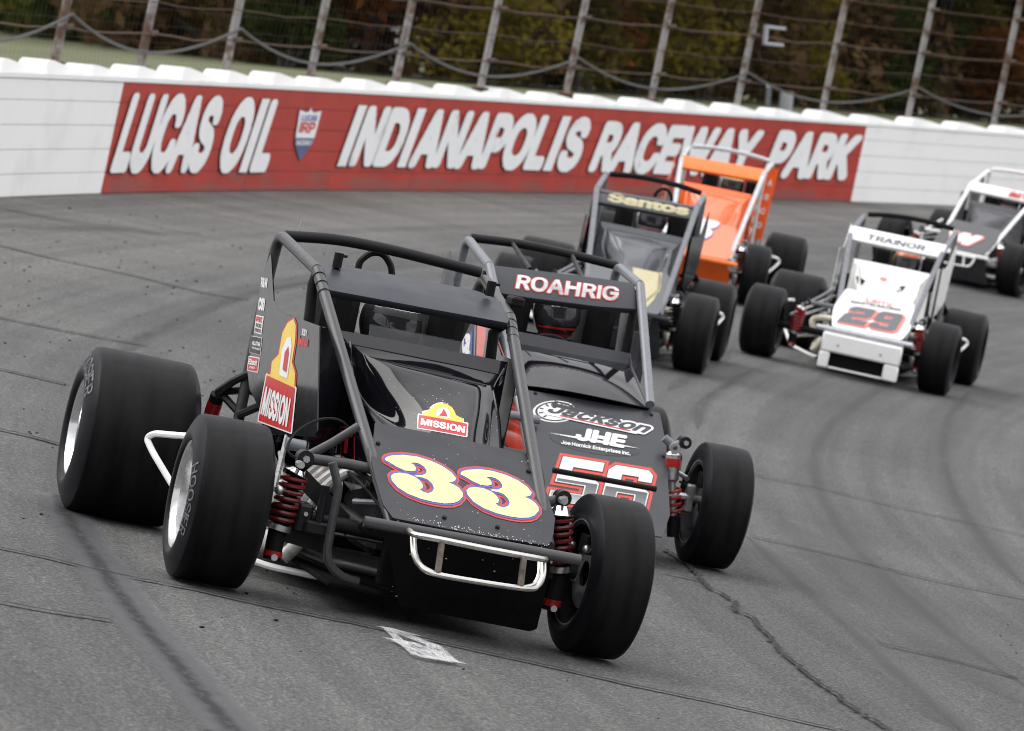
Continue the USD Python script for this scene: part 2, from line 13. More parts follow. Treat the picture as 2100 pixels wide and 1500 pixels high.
K = {'hood_n': [0.295, 0, 0.7], 'hood_d': 0.3966, 'c0': {'visB': [[-1.07, -0.374, 1.13], [-1.07, -0.192, 1.133], [-1.07, 0.007, 1.135], [-1.07, 0.206, 1.139], [-1.07, 0.366, 1.141]], 'visM': [[-1.16, -0.379, 1.174], [-1.16, -0.186, 1.181], [-1.16, 0.014, 1.183], [-1.16, 0.215, 1.182], [-1.16, 0.393, 1.17]], 'visT': [[-1.36, -0.335, 1.223], [-1.36, -0.159, 1.228], [-1.36, 0.042, 1.233], [-1.36, 0.295, 1.233], [-1.36, 0.418, 1.2]], 'topbar': [[-1.95, -0.424, 1.285], [-1.95, -0.213, 1.311], [-1.95, 0.013, 1.314], [-1.95, 0.222, 1.306], [-1.95, 0.401, 1.297]], 'loop': [[-2.0, -0.094, 1.208], [-2.0, -0.088, 1.247], [-2.0, -0.05, 1.285], [-2.0, -0.003, 1.287], [-2.0, 0.036, 1.25], [-2.0, 0.051, 1.208]], 'antR': [[-1.3, -0.309, 1.222], [-1.3, -0.313, 1.281]], 'antL': [[-1.3, 0.32, 1.232], [-1.3, 0.319, 1.292]], 'dashT': [[-1.0, -0.308, 0.986], [-1.0, -0.174, 0.989], [-1.0, 0.024, 0.991], [-1.0, 0.223, 0.993], [-1.0, 0.383, 0.993]], 'dashB': [[-0.96, -0.291, 0.944], [-0.96, -0.172, 0.944], [-0.96, 0.026, 0.944], [-0.96, 0.226, 0.944], [-0.96, 0.378, 0.94]], 'ridge': [[-0.95, -0.257, 0.951], [-0.9, -0.229, 0.93], [-0.85, -0.198, 0.914], [-0.78, -0.098, 0.903], [-0.75, 0.041, 0.899], [-0.78, 0.202, 0.894], [-0.85, 0.309, 0.895]], 'edgeR': [[-0.95, -0.257, 0.951], [-0.85, -0.243, 0.828], [-0.72, -0.203, 0.771], [-0.55, -0.178, 0.739], [-0.3, -0.153, 0.703]], 'edgeL': [[-0.85, 0.309, 0.895], [-0.72, 0.318, 0.842], [-0.6, 0.319, 0.794], [-0.42, 0.307, 0.732], [-0.3, 0.293, 0.698]], 'hood': [[-0.305, -0.224, 0.695], [-0.308, 0.09, 0.696], [-0.289, 0.394, 0.688], [-0.055, 0.422, 0.59], [0.166, 0.433, 0.497], [0.286, 0.412, 0.446], [0.38, 0.383, 0.406], [0.401, 0.07, 0.397], [0.397, -0.221, 0.399], [0.314, -0.25, 0.434], [0.141, -0.262, 0.507], [0.0, -0.267, 0.567]], 'n3a': [[-0.029, -0.211, 0.579], [-0.043, -0.205, 0.585], [-0.063, -0.183, 0.593], [-0.086, -0.135, 0.603], [-0.093, -0.08, 0.606], [-0.082, -0.028, 0.601], [-0.058, 0.016, 0.591], [-0.022, 0.048, 0.576], [0.015, 0.062, 0.56], [0.038, 0.054, 0.551], [0.052, 0.04, 0.545], [0.058, 0.027, 0.542], [0.066, 0.046, 0.539], [0.084, 0.065, 0.531], [0.116, 0.077, 0.518], [0.144, 0.074, 0.506], [0.184, 0.054, 0.489], [0.208, 0.03, 0.479], [0.224, -0.007, 0.472], [0.228, -0.05, 0.47], [0.223, -0.098, 0.473], [0.204, -0.146, 0.481], [0.171, -0.181, 0.495], [0.128, -0.2, 0.513], [0.095, -0.201, 0.527], [0.071, -0.187, 0.537], [0.057, -0.163, 0.543], [0.054, -0.131, 0.544], [0.068, -0.1, 0.538], [0.095, -0.084, 0.527], [0.12, -0.078, 0.516], [0.141, -0.083, 0.507], [0.152, -0.095, 0.502], [0.168, -0.082, 0.496], [0.171, -0.063, 0.495], [0.151, -0.045, 0.503], [0.124, -0.036, 0.514], [0.096, -0.039, 0.526], [0.068, -0.054, 0.538], [0.06, -0.075, 0.541], [0.061, -0.1, 0.541], [0.055, -0.103, 0.543], [0.049, -0.095, 0.546], [0.042, -0.073, 0.549], [0.022, -0.056, 0.557], [-0.0, -0.052, 0.567], [-0.025, -0.059, 0.577], [-0.042, -0.075, 0.584], [-0.045, -0.092, 0.585], [-0.034, -0.111, 0.581], [-0.026, -0.1, 0.578], [-0.005, -0.093, 0.569], [0.016, -0.097, 0.56], [0.028, -0.114, 0.555], [0.032, -0.139, 0.553], [0.016, -0.17, 0.56], [-0.008, -0.196, 0.57], [-0.018, -0.212, 0.574]], 'n3b': [[-0.032, 0.085, 0.58], [-0.047, 0.092, 0.586], [-0.066, 0.114, 0.594], [-0.09, 0.163, 0.604], [-0.096, 0.218, 0.607], [-0.085, 0.271, 0.602], [-0.061, 0.315, 0.592], [-0.025, 0.346, 0.577], [0.012, 0.36, 0.561], [0.035, 0.352, 0.552], [0.049, 0.337, 0.546], [0.055, 0.324, 0.543], [0.063, 0.343, 0.54], [0.081, 0.362, 0.532], [0.114, 0.374, 0.519], [0.141, 0.371, 0.507], [0.182, 0.35, 0.49], [0.206, 0.326, 0.48], [0.222, 0.288, 0.473], [0.226, 0.245, 0.471], [0.221, 0.196, 0.474], [0.202, 0.149, 0.482], [0.168, 0.113, 0.496], [0.125, 0.095, 0.514], [0.092, 0.094, 0.528], [0.068, 0.108, 0.538], [0.054, 0.133, 0.544], [0.051, 0.165, 0.545], [0.065, 0.196, 0.539], [0.092, 0.213, 0.528], [0.117, 0.218, 0.517], [0.139, 0.213, 0.508], [0.15, 0.201, 0.503], [0.165, 0.213, 0.497], [0.168, 0.232, 0.496], [0.148, 0.251, 0.504], [0.122, 0.26, 0.515], [0.093, 0.257, 0.527], [0.065, 0.242, 0.539], [0.058, 0.222, 0.542], [0.058, 0.197, 0.542], [0.052, 0.194, 0.544], [0.046, 0.202, 0.547], [0.039, 0.224, 0.55], [0.019, 0.241, 0.559], [-0.003, 0.245, 0.568], [-0.028, 0.239, 0.578], [-0.045, 0.223, 0.586], [-0.048, 0.205, 0.587], [-0.037, 0.186, 0.582], [-0.029, 0.198, 0.579], [-0.008, 0.204, 0.57], [0.013, 0.2, 0.561], [0.025, 0.183, 0.556], [0.029, 0.157, 0.554], [0.013, 0.127, 0.561], [-0.011, 0.101, 0.571], [-0.021, 0.084, 0.576]], 'bolts': [[-0.142, -0.227, 0.626], [-0.154, 0.367, 0.632], [0.324, -0.016, 0.43], [0.32, 0.19, 0.432]], 'barE': [[0.45, -0.335, 0.372], [0.45, 0.494, 0.382]], 'bumpT': [[0.47, -0.167, 0.371], [0.56, -0.157, 0.367], [0.6, -0.076, 0.37], [0.61, 0.108, 0.369], [0.58, 0.302, 0.368], [0.5, 0.354, 0.363]], 'bumpB': [[0.5, -0.155, 0.353], [0.55, -0.147, 0.296], [0.57, -0.121, 0.261], [0.6, -0.071, 0.243], [0.61, 0.107, 0.245], [0.6, 0.285, 0.253], [0.57, 0.329, 0.269], [0.55, 0.346, 0.306], [0.5, 0.348, 0.356]], 'strut1': [[0.6, -0.064, 0.365], [0.6, -0.056, 0.249]], 'strut2': [[0.6, 0.249, 0.366], [0.6, 0.259, 0.257]], 'skirt': [[0.36, -0.257, 0.364], [0.36, 0.4, 0.374], [0.33, 0.424, 0.267], [0.14, 0.456, 0.082], [0.13, 0.433, 0.065], [0.13, -0.077, 0.069], [0.3, -0.179, 0.243]], 'armR': [[-0.05, -0.229, 0.537], [-0.05, -0.366, 0.537], [-0.05, -0.509, 0.528]], 'braceR': [[-0.12, -0.318, 0.682], [-0.12, -0.405, 0.6], [-0.12, -0.493, 0.53]], 'shR_top': [[0.02, -0.523, 0.531]], 'shR_cap': [[0.02, -0.536, 0.487], [0.02, -0.544, 0.45]], 'spR': [[0.02, -0.542, 0.469], [0.02, -0.565, 0.272]], 'shR_bot': [[0.02, -0.569, 0.272], [0.02, -0.567, 0.137]], 'bent': [[0.1, -0.43, 0.541], [0.1, -0.399, 0.477], [0.1, -0.386, 0.432], [0.1, -0.385, 0.349], [0.1, -0.383, 0.275], [0.1, -0.381, 0.219], [0.1, -0.362, 0.167], [0.1, -0.307, 0.13], [0.1, -0.239, 0.121]], 'steer': [[0.06, -0.428, 0.448], [0.06, -0.428, 0.29]], 'exh1': [[-0.55, -0.252, 0.414], [-0.55, -0.347, 0.405], [-0.55, -0.442, 0.393], [-0.55, -0.488, 0.355], [-0.55, -0.454, 0.266]], 'exh2': [[-0.5, -0.258, 0.309], [-0.5, -0.331, 0.333], [-0.5, -0.358, 0.251], [-0.5, -0.388, 0.169], [-0.5, -0.433, 0.107]], 'nerf': [[-1.0, -0.738, 0.475], [-1.15, -0.819, 0.452], [-1.3, -0.892, 0.433], [-1.35, -0.909, 0.406], [-1.25, -0.891, 0.364], [-1.15, -0.822, 0.279], [-0.9, -0.673, 0.09], [-0.75, -0.453, 0.046], [-0.6, -0.265, 0.054]], 'hose': [[-0.3, -0.273, 0.622], [-0.2, -0.37, 0.682], [-0.15, -0.455, 0.679], [-0.1, -0.531, 0.637], [-0.05, -0.576, 0.587], [0.0, -0.584, 0.543], [0.0, -0.552, 0.525]], 'shL_cap': [[0.02, 0.48, 0.543], [0.02, 0.482, 0.505]], 'spL': [[0.02, 0.484, 0.506], [0.02, 0.52, 0.315]], 'shL_bot': [[0.02, 0.52, 0.315], [0.02, 0.522, 0.145]], 'armL': [[-0.05, 0.392, 0.571], [-0.05, 0.447, 0.538], [-0.05, 0.493, 0.568]], 'master': [[-0.35, -0.537, 0.552], [-0.35, -0.461, 0.552]], 'rs1': [[-1.9, -0.447, 0.721], [-2.0, -0.505, 0.66], [-2.1, -0.542, 0.598]], 'rs2': [[-2.1, -0.539, 0.603], [-2.0, -0.444, 0.636], [-1.85, -0.398, 0.639]], 'rs3': [[-2.1, -0.523, 0.593], [-2.0, -0.455, 0.538]], 'rsh': [[-2.15, -0.532, 0.587], [-2.2, -0.536, 0.484]], 'rs4': [[-1.95, -0.467, 0.53], [-1.9, -0.389, 0.59]], 'uprR': [[-1.2, -0.407, 1.14], [-1.2, -0.39, 0.973]], 'uprL': [[-1.2, 0.347, 1.092], [-1.2, 0.373, 0.78]], 'hoopLegR': [[-1.97, -0.462, 1.199], [-1.97, -0.458, 1.109], [-1.97, -0.435, 0.971]], 'sideP': [[-1.891, -0.477, 1.207], [-1.637, -0.469, 1.028], [-1.509, -0.465, 0.996], [-0.679, -0.44, 1.002], [-0.311, -0.429, 0.6], [-1.357, -0.461, 0.509], [-1.374, -0.461, 0.573], [-1.76, -0.473, 0.657], [-1.87, -0.476, 0.718], [-1.904, -0.477, 0.866], [-1.97, -0.479, 1.064], [-1.933, -0.478, 1.158]], 'mRed': [[-1.459, -0.464, 0.738], [-0.868, -0.446, 0.738], [-0.783, -0.443, 0.571], [-1.436, -0.463, 0.555]], 'mYel': [[-1.439, -0.463, 0.734], [-1.464, -0.464, 0.743], [-1.388, -0.462, 0.746], [-1.411, -0.462, 0.797], [-1.309, -0.459, 0.834], [-1.323, -0.46, 0.92], [-1.264, -0.458, 0.967], [-1.165, -0.455, 0.99], [-1.097, -0.453, 0.969], [-1.047, -0.451, 0.907], [-1.03, -0.451, 0.828], [-0.925, -0.448, 0.792], [-0.883, -0.446, 0.737]], 'mWhite': [[-1.215, -0.456, 0.76], [-1.258, -0.458, 0.859], [-1.205, -0.456, 0.912], [-1.134, -0.454, 0.918], [-1.085, -0.453, 0.886], [-1.045, -0.451, 0.76]], 'mBell': [[-1.164, -0.455, 0.786], [-1.189, -0.456, 0.853], [-1.142, -0.454, 0.881], [-1.107, -0.453, 0.854], [-1.082, -0.452, 0.781]], 'mTxt': [[-1.414, -0.462, 0.697], [-0.889, -0.447, 0.694], [-0.86, -0.446, 0.581], [-1.416, -0.462, 0.581]], 'st1': [[-1.973, -0.479, 1.1], [-1.839, -0.475, 1.106], [-1.812, -0.474, 1.066], [-1.943, -0.478, 1.061]], 'st2': [[-1.931, -0.478, 1.02], [-1.802, -0.474, 1.026], [-1.782, -0.473, 0.972], [-1.908, -0.477, 0.969]], 'st3': [[-1.918, -0.478, 0.947], [-1.762, -0.473, 0.953], [-1.735, -0.472, 0.88], [-1.893, -0.477, 0.877]], 'st4': [[-1.931, -0.478, 0.86], [-1.707, -0.471, 0.87], [-1.67, -0.47, 0.8], [-1.907, -0.477, 0.793]], 'st5': [[-1.882, -0.476, 0.776], [-1.687, -0.471, 0.786], [-1.663, -0.47, 0.734], [-1.864, -0.476, 0.724]], 'kody': [[-1.021, -0.451, 0.969], [-0.834, -0.445, 0.969], [-0.799, -0.444, 0.907], [-0.987, -0.45, 0.894]], 'eng': [[-1.698, -0.25, 0.963], [-1.091, -0.25, 0.973], [-0.419, -0.25, 0.662], [0.054, -0.25, 0.482], [-0.352, -0.25, 0.421], [-1.165, -0.25, 0.495]], 'thesalt': [[-1.482, -0.25, 0.708], [-0.913, -0.25, 0.757], [-0.629, -0.25, 0.518], [-1.185, -0.25, 0.464]], 'helm0': [[-1.75, 0.034, 1.039]], 'cmRed': [[-0.45, -0.034, 0.753], [-0.45, 0.159, 0.753], [-0.45, 0.165, 0.703], [-0.45, -0.026, 0.702]], 'cmYel': [[-0.45, -0.017, 0.752], [-0.45, -0.019, 0.767], [-0.45, -0.006, 0.772], [-0.45, 0.004, 0.778], [-0.45, 0.007, 0.789], [-0.45, 0.016, 0.801], [-0.45, 0.031, 0.811], [-0.45, 0.047, 0.816], [-0.45, 0.069, 0.815], [-0.45, 0.088, 0.807], [-0.45, 0.1, 0.794], [-0.45, 0.109, 0.779], [-0.45, 0.123, 0.774], [-0.45, 0.139, 0.769], [-0.45, 0.141, 0.752]], 'cmWhite': [[-0.45, 0.033, 0.761], [-0.45, 0.031, 0.779], [-0.45, 0.036, 0.791], [-0.45, 0.05, 0.799], [-0.45, 0.069, 0.798], [-0.45, 0.083, 0.787], [-0.45, 0.09, 0.76]], 'cmBell': [[-0.45, 0.044, 0.764], [-0.45, 0.054, 0.78], [-0.45, 0.055, 0.793], [-0.45, 0.06, 0.792], [-0.45, 0.067, 0.784], [-0.45, 0.079, 0.766], [-0.45, 0.057, 0.765]], 'cmTxt': [[-0.45, -0.022, 0.741], [-0.45, 0.154, 0.741], [-0.45, 0.156, 0.712], [-0.45, -0.019, 0.714]]}, 'nose_n': [0.55, 0, 1.0], 'nose_d': 0.4675, 'c1': {'visB': [[-1.07, -0.375, 1.063], [-1.07, -0.205, 1.069], [-1.07, -0.03, 1.081], [-1.07, 0.17, 1.096], [-1.07, 0.351, 1.119]], 'visT': [[-1.2, -0.377, 1.187], [-1.2, -0.207, 1.201], [-1.2, -0.032, 1.214], [-1.2, 0.169, 1.229], [-1.2, 0.346, 1.239]], 'topbar': [[-1.95, -0.375, 1.283], [-1.95, -0.132, 1.301], [-1.95, 0.128, 1.302], [-1.95, 0.406, 1.291]], 'roahrig': [[-1.12, -0.282, 1.192], [-1.12, 0.273, 1.212], [-1.12, 0.276, 1.153], [-1.12, -0.285, 1.136]], 'helm': [[-1.75, 0.103, 1.048]], 'simpson': [[-1.6, 0.025, 1.062], [-1.6, 0.176, 1.049]], 'dashT': [[-1.0, -0.245, 0.896], [-1.0, -0.106, 0.898], [-1.0, 0.071, 0.898], [-1.0, 0.223, 0.898], [-1.0, 0.355, 0.899]], 'dashB': [[-0.97, -0.221, 0.838], [-0.97, -0.1, 0.84], [-0.97, 0.077, 0.84], [-0.97, 0.229, 0.842], [-0.97, 0.361, 0.843]], 'cowF': [[-0.37, -0.258, 0.67], [-0.37, -0.086, 0.676], [-0.37, 0.088, 0.676], [-0.37, 0.237, 0.676], [-0.37, 0.361, 0.676]], 'nose': [[-0.333, -0.274, 0.651], [-0.364, 0.417, 0.668], [-0.104, 0.424, 0.525], [0.418, 0.387, 0.237], [0.595, 0.33, 0.14], [0.647, -0.221, 0.112], [0.401, -0.296, 0.247], [0.039, -0.303, 0.446]], 'jack': [[-0.259, -0.156, 0.61], [-0.251, 0.365, 0.605], [-0.17, 0.332, 0.561], [-0.184, -0.18, 0.569]], 'gauge': [[-0.207, -0.129, 0.581], [-0.172, -0.245, 0.562], [-0.292, -0.121, 0.628]], 'jhe': [[-0.096, -0.028, 0.52], [-0.103, 0.222, 0.524], [-0.018, 0.199, 0.478], [-0.011, -0.05, 0.474]], 'jhel': [[-0.027, -0.183, 0.482], [-0.044, 0.285, 0.492]], 'jhet': [[0.013, -0.118, 0.46], [-0.002, 0.232, 0.469], [0.033, 0.226, 0.449], [0.048, -0.123, 0.441]], 'jhee': [[-0.023, 0.052, 0.48], [-0.032, 0.284, 0.485], [-0.11, 0.07, 0.528]], 'n56': [[0.135, -0.133, 0.393], [0.114, 0.338, 0.405], [0.465, 0.249, 0.211], [0.488, -0.226, 0.199]], 'bar': [[0.42, -0.217, 0.342], [0.42, 0.295, 0.348]], 'shock': [[0.03, 0.429, 0.537], [0.03, 0.434, 0.504], [0.03, 0.449, 0.386], [0.03, 0.461, 0.352], [0.03, 0.496, 0.214]], 'sideR': [[-1.767, -0.42, 0.906], [-0.544, -0.42, 0.951], [0.365, -0.42, 0.692], [0.664, -0.42, 0.415], [-0.177, -0.42, 0.33], [-1.344, -0.42, 0.537]], 'cb': [[-1.198, -0.456, 0.843], [-1.004, -0.45, 0.835], [-0.968, -0.449, 0.727], [-1.14, -0.454, 0.736]]}, 'marks': {'seal1': [[100.78, -0.03009], [100.755, -0.01705], [100.728, -0.00554], [100.716, 0.00757], [100.704, 0.01942], [100.693, 0.03031], [100.697, 0.03904], [100.712, 0.04746]], 'joint1': [[101.173, -0.00074], [101.101, -0.0005], [100.921, -0.00022], [100.745, 0.00087], [100.505, 0.00106], [100.383, 0.00104], [100.147, 0.00184], [99.904, 0.00199], [99.723, 0.00208], [99.391, 0.0033], [99.179, 0.00381], [98.89, 0.00461], [98.788, 0.00507], [98.414, 0.00568], [98.051, 0.00689], [97.832, 0.00783]], 'j2': [[102.817, -0.22174], [102.241, -0.21895], [101.764, -0.21943], [101.173, -0.21727], [100.823, -0.21863]], 'j3': [[101.672, -0.1465], [101.157, -0.14727], [100.71, -0.14886]], 'j4': [[101.286, -0.10342], [100.848, -0.10196]], 'j5': [[101.094, -0.06109], [100.907, -0.06086], [100.754, -0.05941]], 'j6': [[101.239, 0.02022], [101.041, 0.0202], [100.82, 0.01933]], 'arc1': [[100.798, -0.13182], [100.794, -0.15809], [100.829, -0.19187], [100.896, -0.22373], [100.896, -0.25826], [100.741, -0.27784]], 'arc2': [[96.837, -0.38274], [96.454, -0.30638], [96.383, -0.24435], [96.413, -0.20826], [96.442, -0.17868], [96.451, -0.14982], [96.481, -0.11773], [96.499, -0.08868], [96.539, -0.05487], [96.565, -0.03006]], 'arc3': [[95.847, -0.3068], [95.669, -0.25971], [95.55, -0.2154], [95.513, -0.17835], [95.507, -0.14751], [95.554, -0.11382], [95.556, -0.09549]], 'arc4': [[97.359, -0.26766], [97.331, -0.24195], [97.324, -0.21198], [97.25, -0.18344]], 'arc5': [[97.16, -0.09406], [97.12, -0.07205], [97.159, -0.04508], [97.26, -0.02179], [97.386, -0.00032]], 'arc6': [[96.832, -0.11566], [96.76, -0.09142], [96.729, -0.06759], [96.738, -0.04459], [96.742, -0.02172]], 'arc7': [[97.754, -0.28831], [97.626, -0.24497], [97.63, -0.22061]], 'crack': [[97.763, -0.07114], [97.719, -0.06288], [97.738, -0.05385], [97.695, -0.0473], [97.75, -0.04114], [97.703, -0.03929], [97.762, -0.02771], [97.803, -0.02136], [97.807, -0.01336], [97.819, -0.00578], [97.835, 0.00034], [97.863, 0.00474]], 'k1': [[96.887, -0.14773], [96.458, -0.14745], [95.946, -0.14543], [95.133, -0.14386]], 'k2': [[97.134, -0.09409], [96.728, -0.09219], [96.236, -0.08889], [95.661, -0.08899]], 'k3': [[97.107, -0.03937], [96.802, -0.03772], [96.491, -0.03413]], 'k4': [[97.905, -0.05562], [97.722, -0.05538]], 'arc8': [[103.682, -0.26534], [103.161, -0.26999], [102.596, -0.27886]], 'arc9': [[103.201, -0.24427], [102.891, -0.2674], [102.489, -0.2915]], 'paint': [[99.679, 0.00198], [99.566, 0.00293], [99.547, 0.00547], [99.549, 0.01074], [99.672, 0.01097], [99.67, 0.006]]}, 'wall': {'redL': [[-32.765, 0.009], [-32.724, 1.038]], 'redR': [[-59.705, 0.023], [-59.741, 1.02]], 'LUCAS': [[-33.141, 0.942], [-36.476, 0.969], [-36.168, 0.186], [-32.883, 0.186]], 'OIL': [[-36.965, 0.956], [-38.555, 0.942], [-38.312, 0.185], [-36.752, 0.18]], 'INDIANAPOLIS': [[-41.252, 0.938], [-49.841, 0.919], [-49.652, 0.248], [-41.033, 0.263]], 'RACEWAY': [[-50.117, 0.9], [-56.068, 0.904], [-55.911, 0.273], [-50.074, 0.246]], 'PARK': [[-56.352, 0.897], [-59.595, 0.936], [-59.439, 0.279], [-56.327, 0.279]], 'shield': [[-39.221, 0.905], [-40.109, 0.901], [-40.168, 0.29], [-39.28, 0.302]], 'seams': [[-31.927, 0.467], [-61.736, 0.609]], 'lines': [[-29.469, 0.853], [-29.661, 0.636], [-29.853, 0.418], [-30.041, 0.202]], 'capsx': [[-29.846, 1.091], [-31.72, 1.067], [-33.414, 1.064], [-35.054, 1.038], [-36.779, 1.036], [-38.414, 1.035], [-40.065, 1.034], [-41.616, 1.023], [-43.204, 1.033], [-44.868, 1.008], [-46.408, 1.009], [-48.05, 1.012]], 'tops': [[-29.988, 1.071], [-32.72, 1.042], [-40.679, 1.044], [-50.608, 1.018], [-59.723, 1.02]]}, 'treeline': [[95.18, -152.3, 0.85, 173.0], [92.8, -121.99, 0.85, 143.3], [91.25, -99.03, 0.85, 120.8], [87.01, -100.47, 0.85, 122.8], [78.95, -117.72, 0.85, 140.9], [69.09, -129.92, 0.85, 154.3]], 'white': [80.3, -102.5, 0.85, 125.7], 'vdir0': [-0.97567, 0.20222, -0.08473], 'n29': [[-0.006, -0.118, 0.569], [-0.046, 0.323, 0.586], [0.283, 0.302, 0.447], [0.309, -0.186, 0.436]], 't29a': [[-0.235, -0.036, 0.666], [-0.232, 0.196, 0.664], [-0.138, 0.198, 0.625], [-0.137, -0.042, 0.624]], 't29b': [[-0.123, -0.15, 0.618], [-0.158, 0.279, 0.633], [-0.102, 0.282, 0.61], [-0.067, -0.148, 0.595]], 'n5': [[-0.307, -0.232, 0.696], [-0.33, 0.234, 0.706], [0.154, 0.103, 0.502], [0.135, -0.338, 0.51]], 'gold': [[-0.357, 0.083, 0.717], [-0.27, 0.287, 0.68], [-0.037, 0.326, 0.582], [0.096, 0.317, 0.526], [0.307, 0.267, 0.437], [0.317, 0.21, 0.433]], 'tw': [[-0.033, -0.163, 0.58], [-0.031, 0.236, 0.58], [0.249, 0.23, 0.462], [0.232, -0.137, 0.469]], 'sail': [[-1.9, 0.47, 1.28], [-1.9, 0.574, 1.282], [-1.9, 0.551, 0.555], [-1.9, 0.428, 0.544]], 'heads': [[-1.75, 0.034, 1.039], [-1.75, 0.103, 1.048], [-1.75, 0.033, 1.043], [-1.75, 0.148, 1.041], [-1.75, 0.085, 0.968], [-1.75, -0.053, 0.985]], 'cages': [[[-1.17, -0.407, 1.197], [-1.17, 0.393, 1.163], [-1.95, -0.452, 1.29], [-1.95, 0.414, 1.283]], [[-1.17, -0.404, 1.184], [-1.17, 0.37, 1.241], [-1.95, -0.395, 1.279], [-1.95, 0.406, 1.291]], [[-1.17, -0.406, 1.221], [-1.17, 0.42, 1.246], [-1.95, -0.419, 1.323], [-1.95, 0.409, 1.322]], [[-1.17, -0.358, 1.21], [-1.17, 0.479, 1.242], [-1.95, -0.36, 1.322], [-1.95, 0.5, 1.333]], [[-1.17, -0.387, 1.149], [-1.17, 0.437, 1.155], [-1.95, -0.382, 1.297], [-1.95, 0.448, 1.328]], [[-1.17, -0.396, 1.086], [-1.17, 0.4, 1.09], [-1.95, -0.439, 1.279], [-1.95, 0.42, 1.285]]], 'six_hood': [[0.089, -0.505, 0.529], [0.325, 0.376, 0.429], [0.507, -0.239, 0.353]]}

stage = Usd.Stage.CreateInMemory()
UsdGeom.SetStageUpAxis(stage, UsdGeom.Tokens.z)
UsdGeom.SetStageMetersPerUnit(stage, 1.0)
UsdGeom.Xform.Define(stage, '/World'); UsdGeom.Scope.Define(stage, '/World/Looks')

# ---------------------------------------------------------------- camera
CAM_POS, CAM_YAW, CAM_PITCH, CAM_ROLL, CAM_F = ([102.1206, 21.53056, 1.64797], -1.7023852606416525, -0.05367577220425095, 0.08797988650172177, 12015.962843708108)
def cam_basis(yaw, pitch, roll):
    f = np.array([math.cos(pitch)*math.cos(yaw), math.cos(pitch)*math.sin(yaw), math.sin(pitch)])
    r = np.cross(f, [0, 0, 1.0]); r /= np.linalg.norm(r); u = np.cross(r, f)
    c, s = math.cos(roll), math.sin(roll)
    return c*r+s*u, -s*r+c*u, f
_r, _u, _f = cam_basis(CAM_YAW, CAM_PITCH, CAM_ROLL)
cam = UsdGeom.Camera.Define(stage, '/World/camera')
m = Gf.Matrix4d(1)
for i, row in enumerate((_r, _u, -_f, np.array(CAM_POS))):
    m.SetRow(i, Gf.Vec4d(*map(float, row), 1.0 if i == 3 else 0.0))
cam.AddTransformOp().Set(m)
cam.CreateHorizontalApertureAttr(36.0); cam.CreateVerticalApertureAttr(36.0*1500/2100)
cam.CreateFocalLengthAttr(36.0*CAM_F/2100.0)
cam.CreateClippingRangeAttr(Gf.Vec2f(0.5, 6000))
cam.CreateFStopAttr(9.5); cam.CreateFocusDistanceAttr(22.6)
cam.CreateExposureAttr(0.42)

# ---------------------------------------------------------------- sky and sun (bright overcast)
SUN = np.array([0.62, -0.25, 0.74]); SUN /= np.linalg.norm(SUN)
SKY_STRENGTH, SUN_I, SUN_ANGLE = 0.11, 0.34, 50.0
usdkit.material(stage, '/World/Looks/sky', {
    'tc': ('texture_coordinate', {}),
    'map': ('mapping', {'scale': (1.0, 1.0, 2.2)}),
    'n': ('noise_texture', {'scale': 2.2, 'detail': 5.0, 'roughness': 0.55}),
    'cl': ('rgb_ramp', {'ramp': [(0.30, (6.6, 6.6, 6.8)), (0.72, (11.8, 11.7, 11.6))]}),
    'sky': ('sky_texture', {'sky_type': 'single_scattering', 'sun_disc': False, 'sun_elevation': math.asin(SUN[2]), 'sun_rotation': math.atan2(SUN[0], SUN[1])}),
    'mx': ('mix', {'fac': 0.90}), 'sz': ('separate_xyz', {}), 'el': ('map_range', {'from_min': 0.0, 'from_max': 1.0, 'to_min': 0.28, 'to_max': 1.52, 'clamp': True}), 'ov': ('mix', {'mix_type': 'multiply', 'fac': 1.0}),
    'bg': ('background_shader', {'strength': SKY_STRENGTH})},
    [('tc.generated', 'map.vector'), ('map.vector', 'n.vector'), ('n.fac', 'cl.fac'), ('sky.color', 'mx.color1'), ('cl.color', 'mx.color2'), ('mx.color', 'ov.color1'), ('tc.generated', 'sz.vector'), ('sz.z', 'el.value'), ('el.result', 'ov.color2'), ('ov.color', 'bg.color')], surface='bg.background')
dome = UsdLux.DomeLight.Define(stage, '/World/sky')
UsdShade.MaterialBindingAPI.Apply(dome.GetPrim()).Bind(UsdShade.Material.Get(stage, '/World/Looks/sky'))
dome.GetPrim().SetCustomDataByKey('kind', 'structure')
sun = UsdLux.DistantLight.Define(stage, '/World/sun')
sun.CreateIntensityAttr(SUN_I); sun.CreateAngleAttr(SUN_ANGLE); sun.CreateNormalizeAttr(True); sun.CreateColorAttr(Gf.Vec3f(1.0, 0.97, 0.93))
zz = SUN; xx = np.cross([0, 1.0, 0], zz); xx /= np.linalg.norm(xx); yy = np.cross(zz, xx)
m = Gf.Matrix4d(1)
for i, row in enumerate((xx, yy, zz)):
    m.SetRow(i, Gf.Vec4d(*map(float, row), 0.0))
sun.AddTransformOp().Set(m)

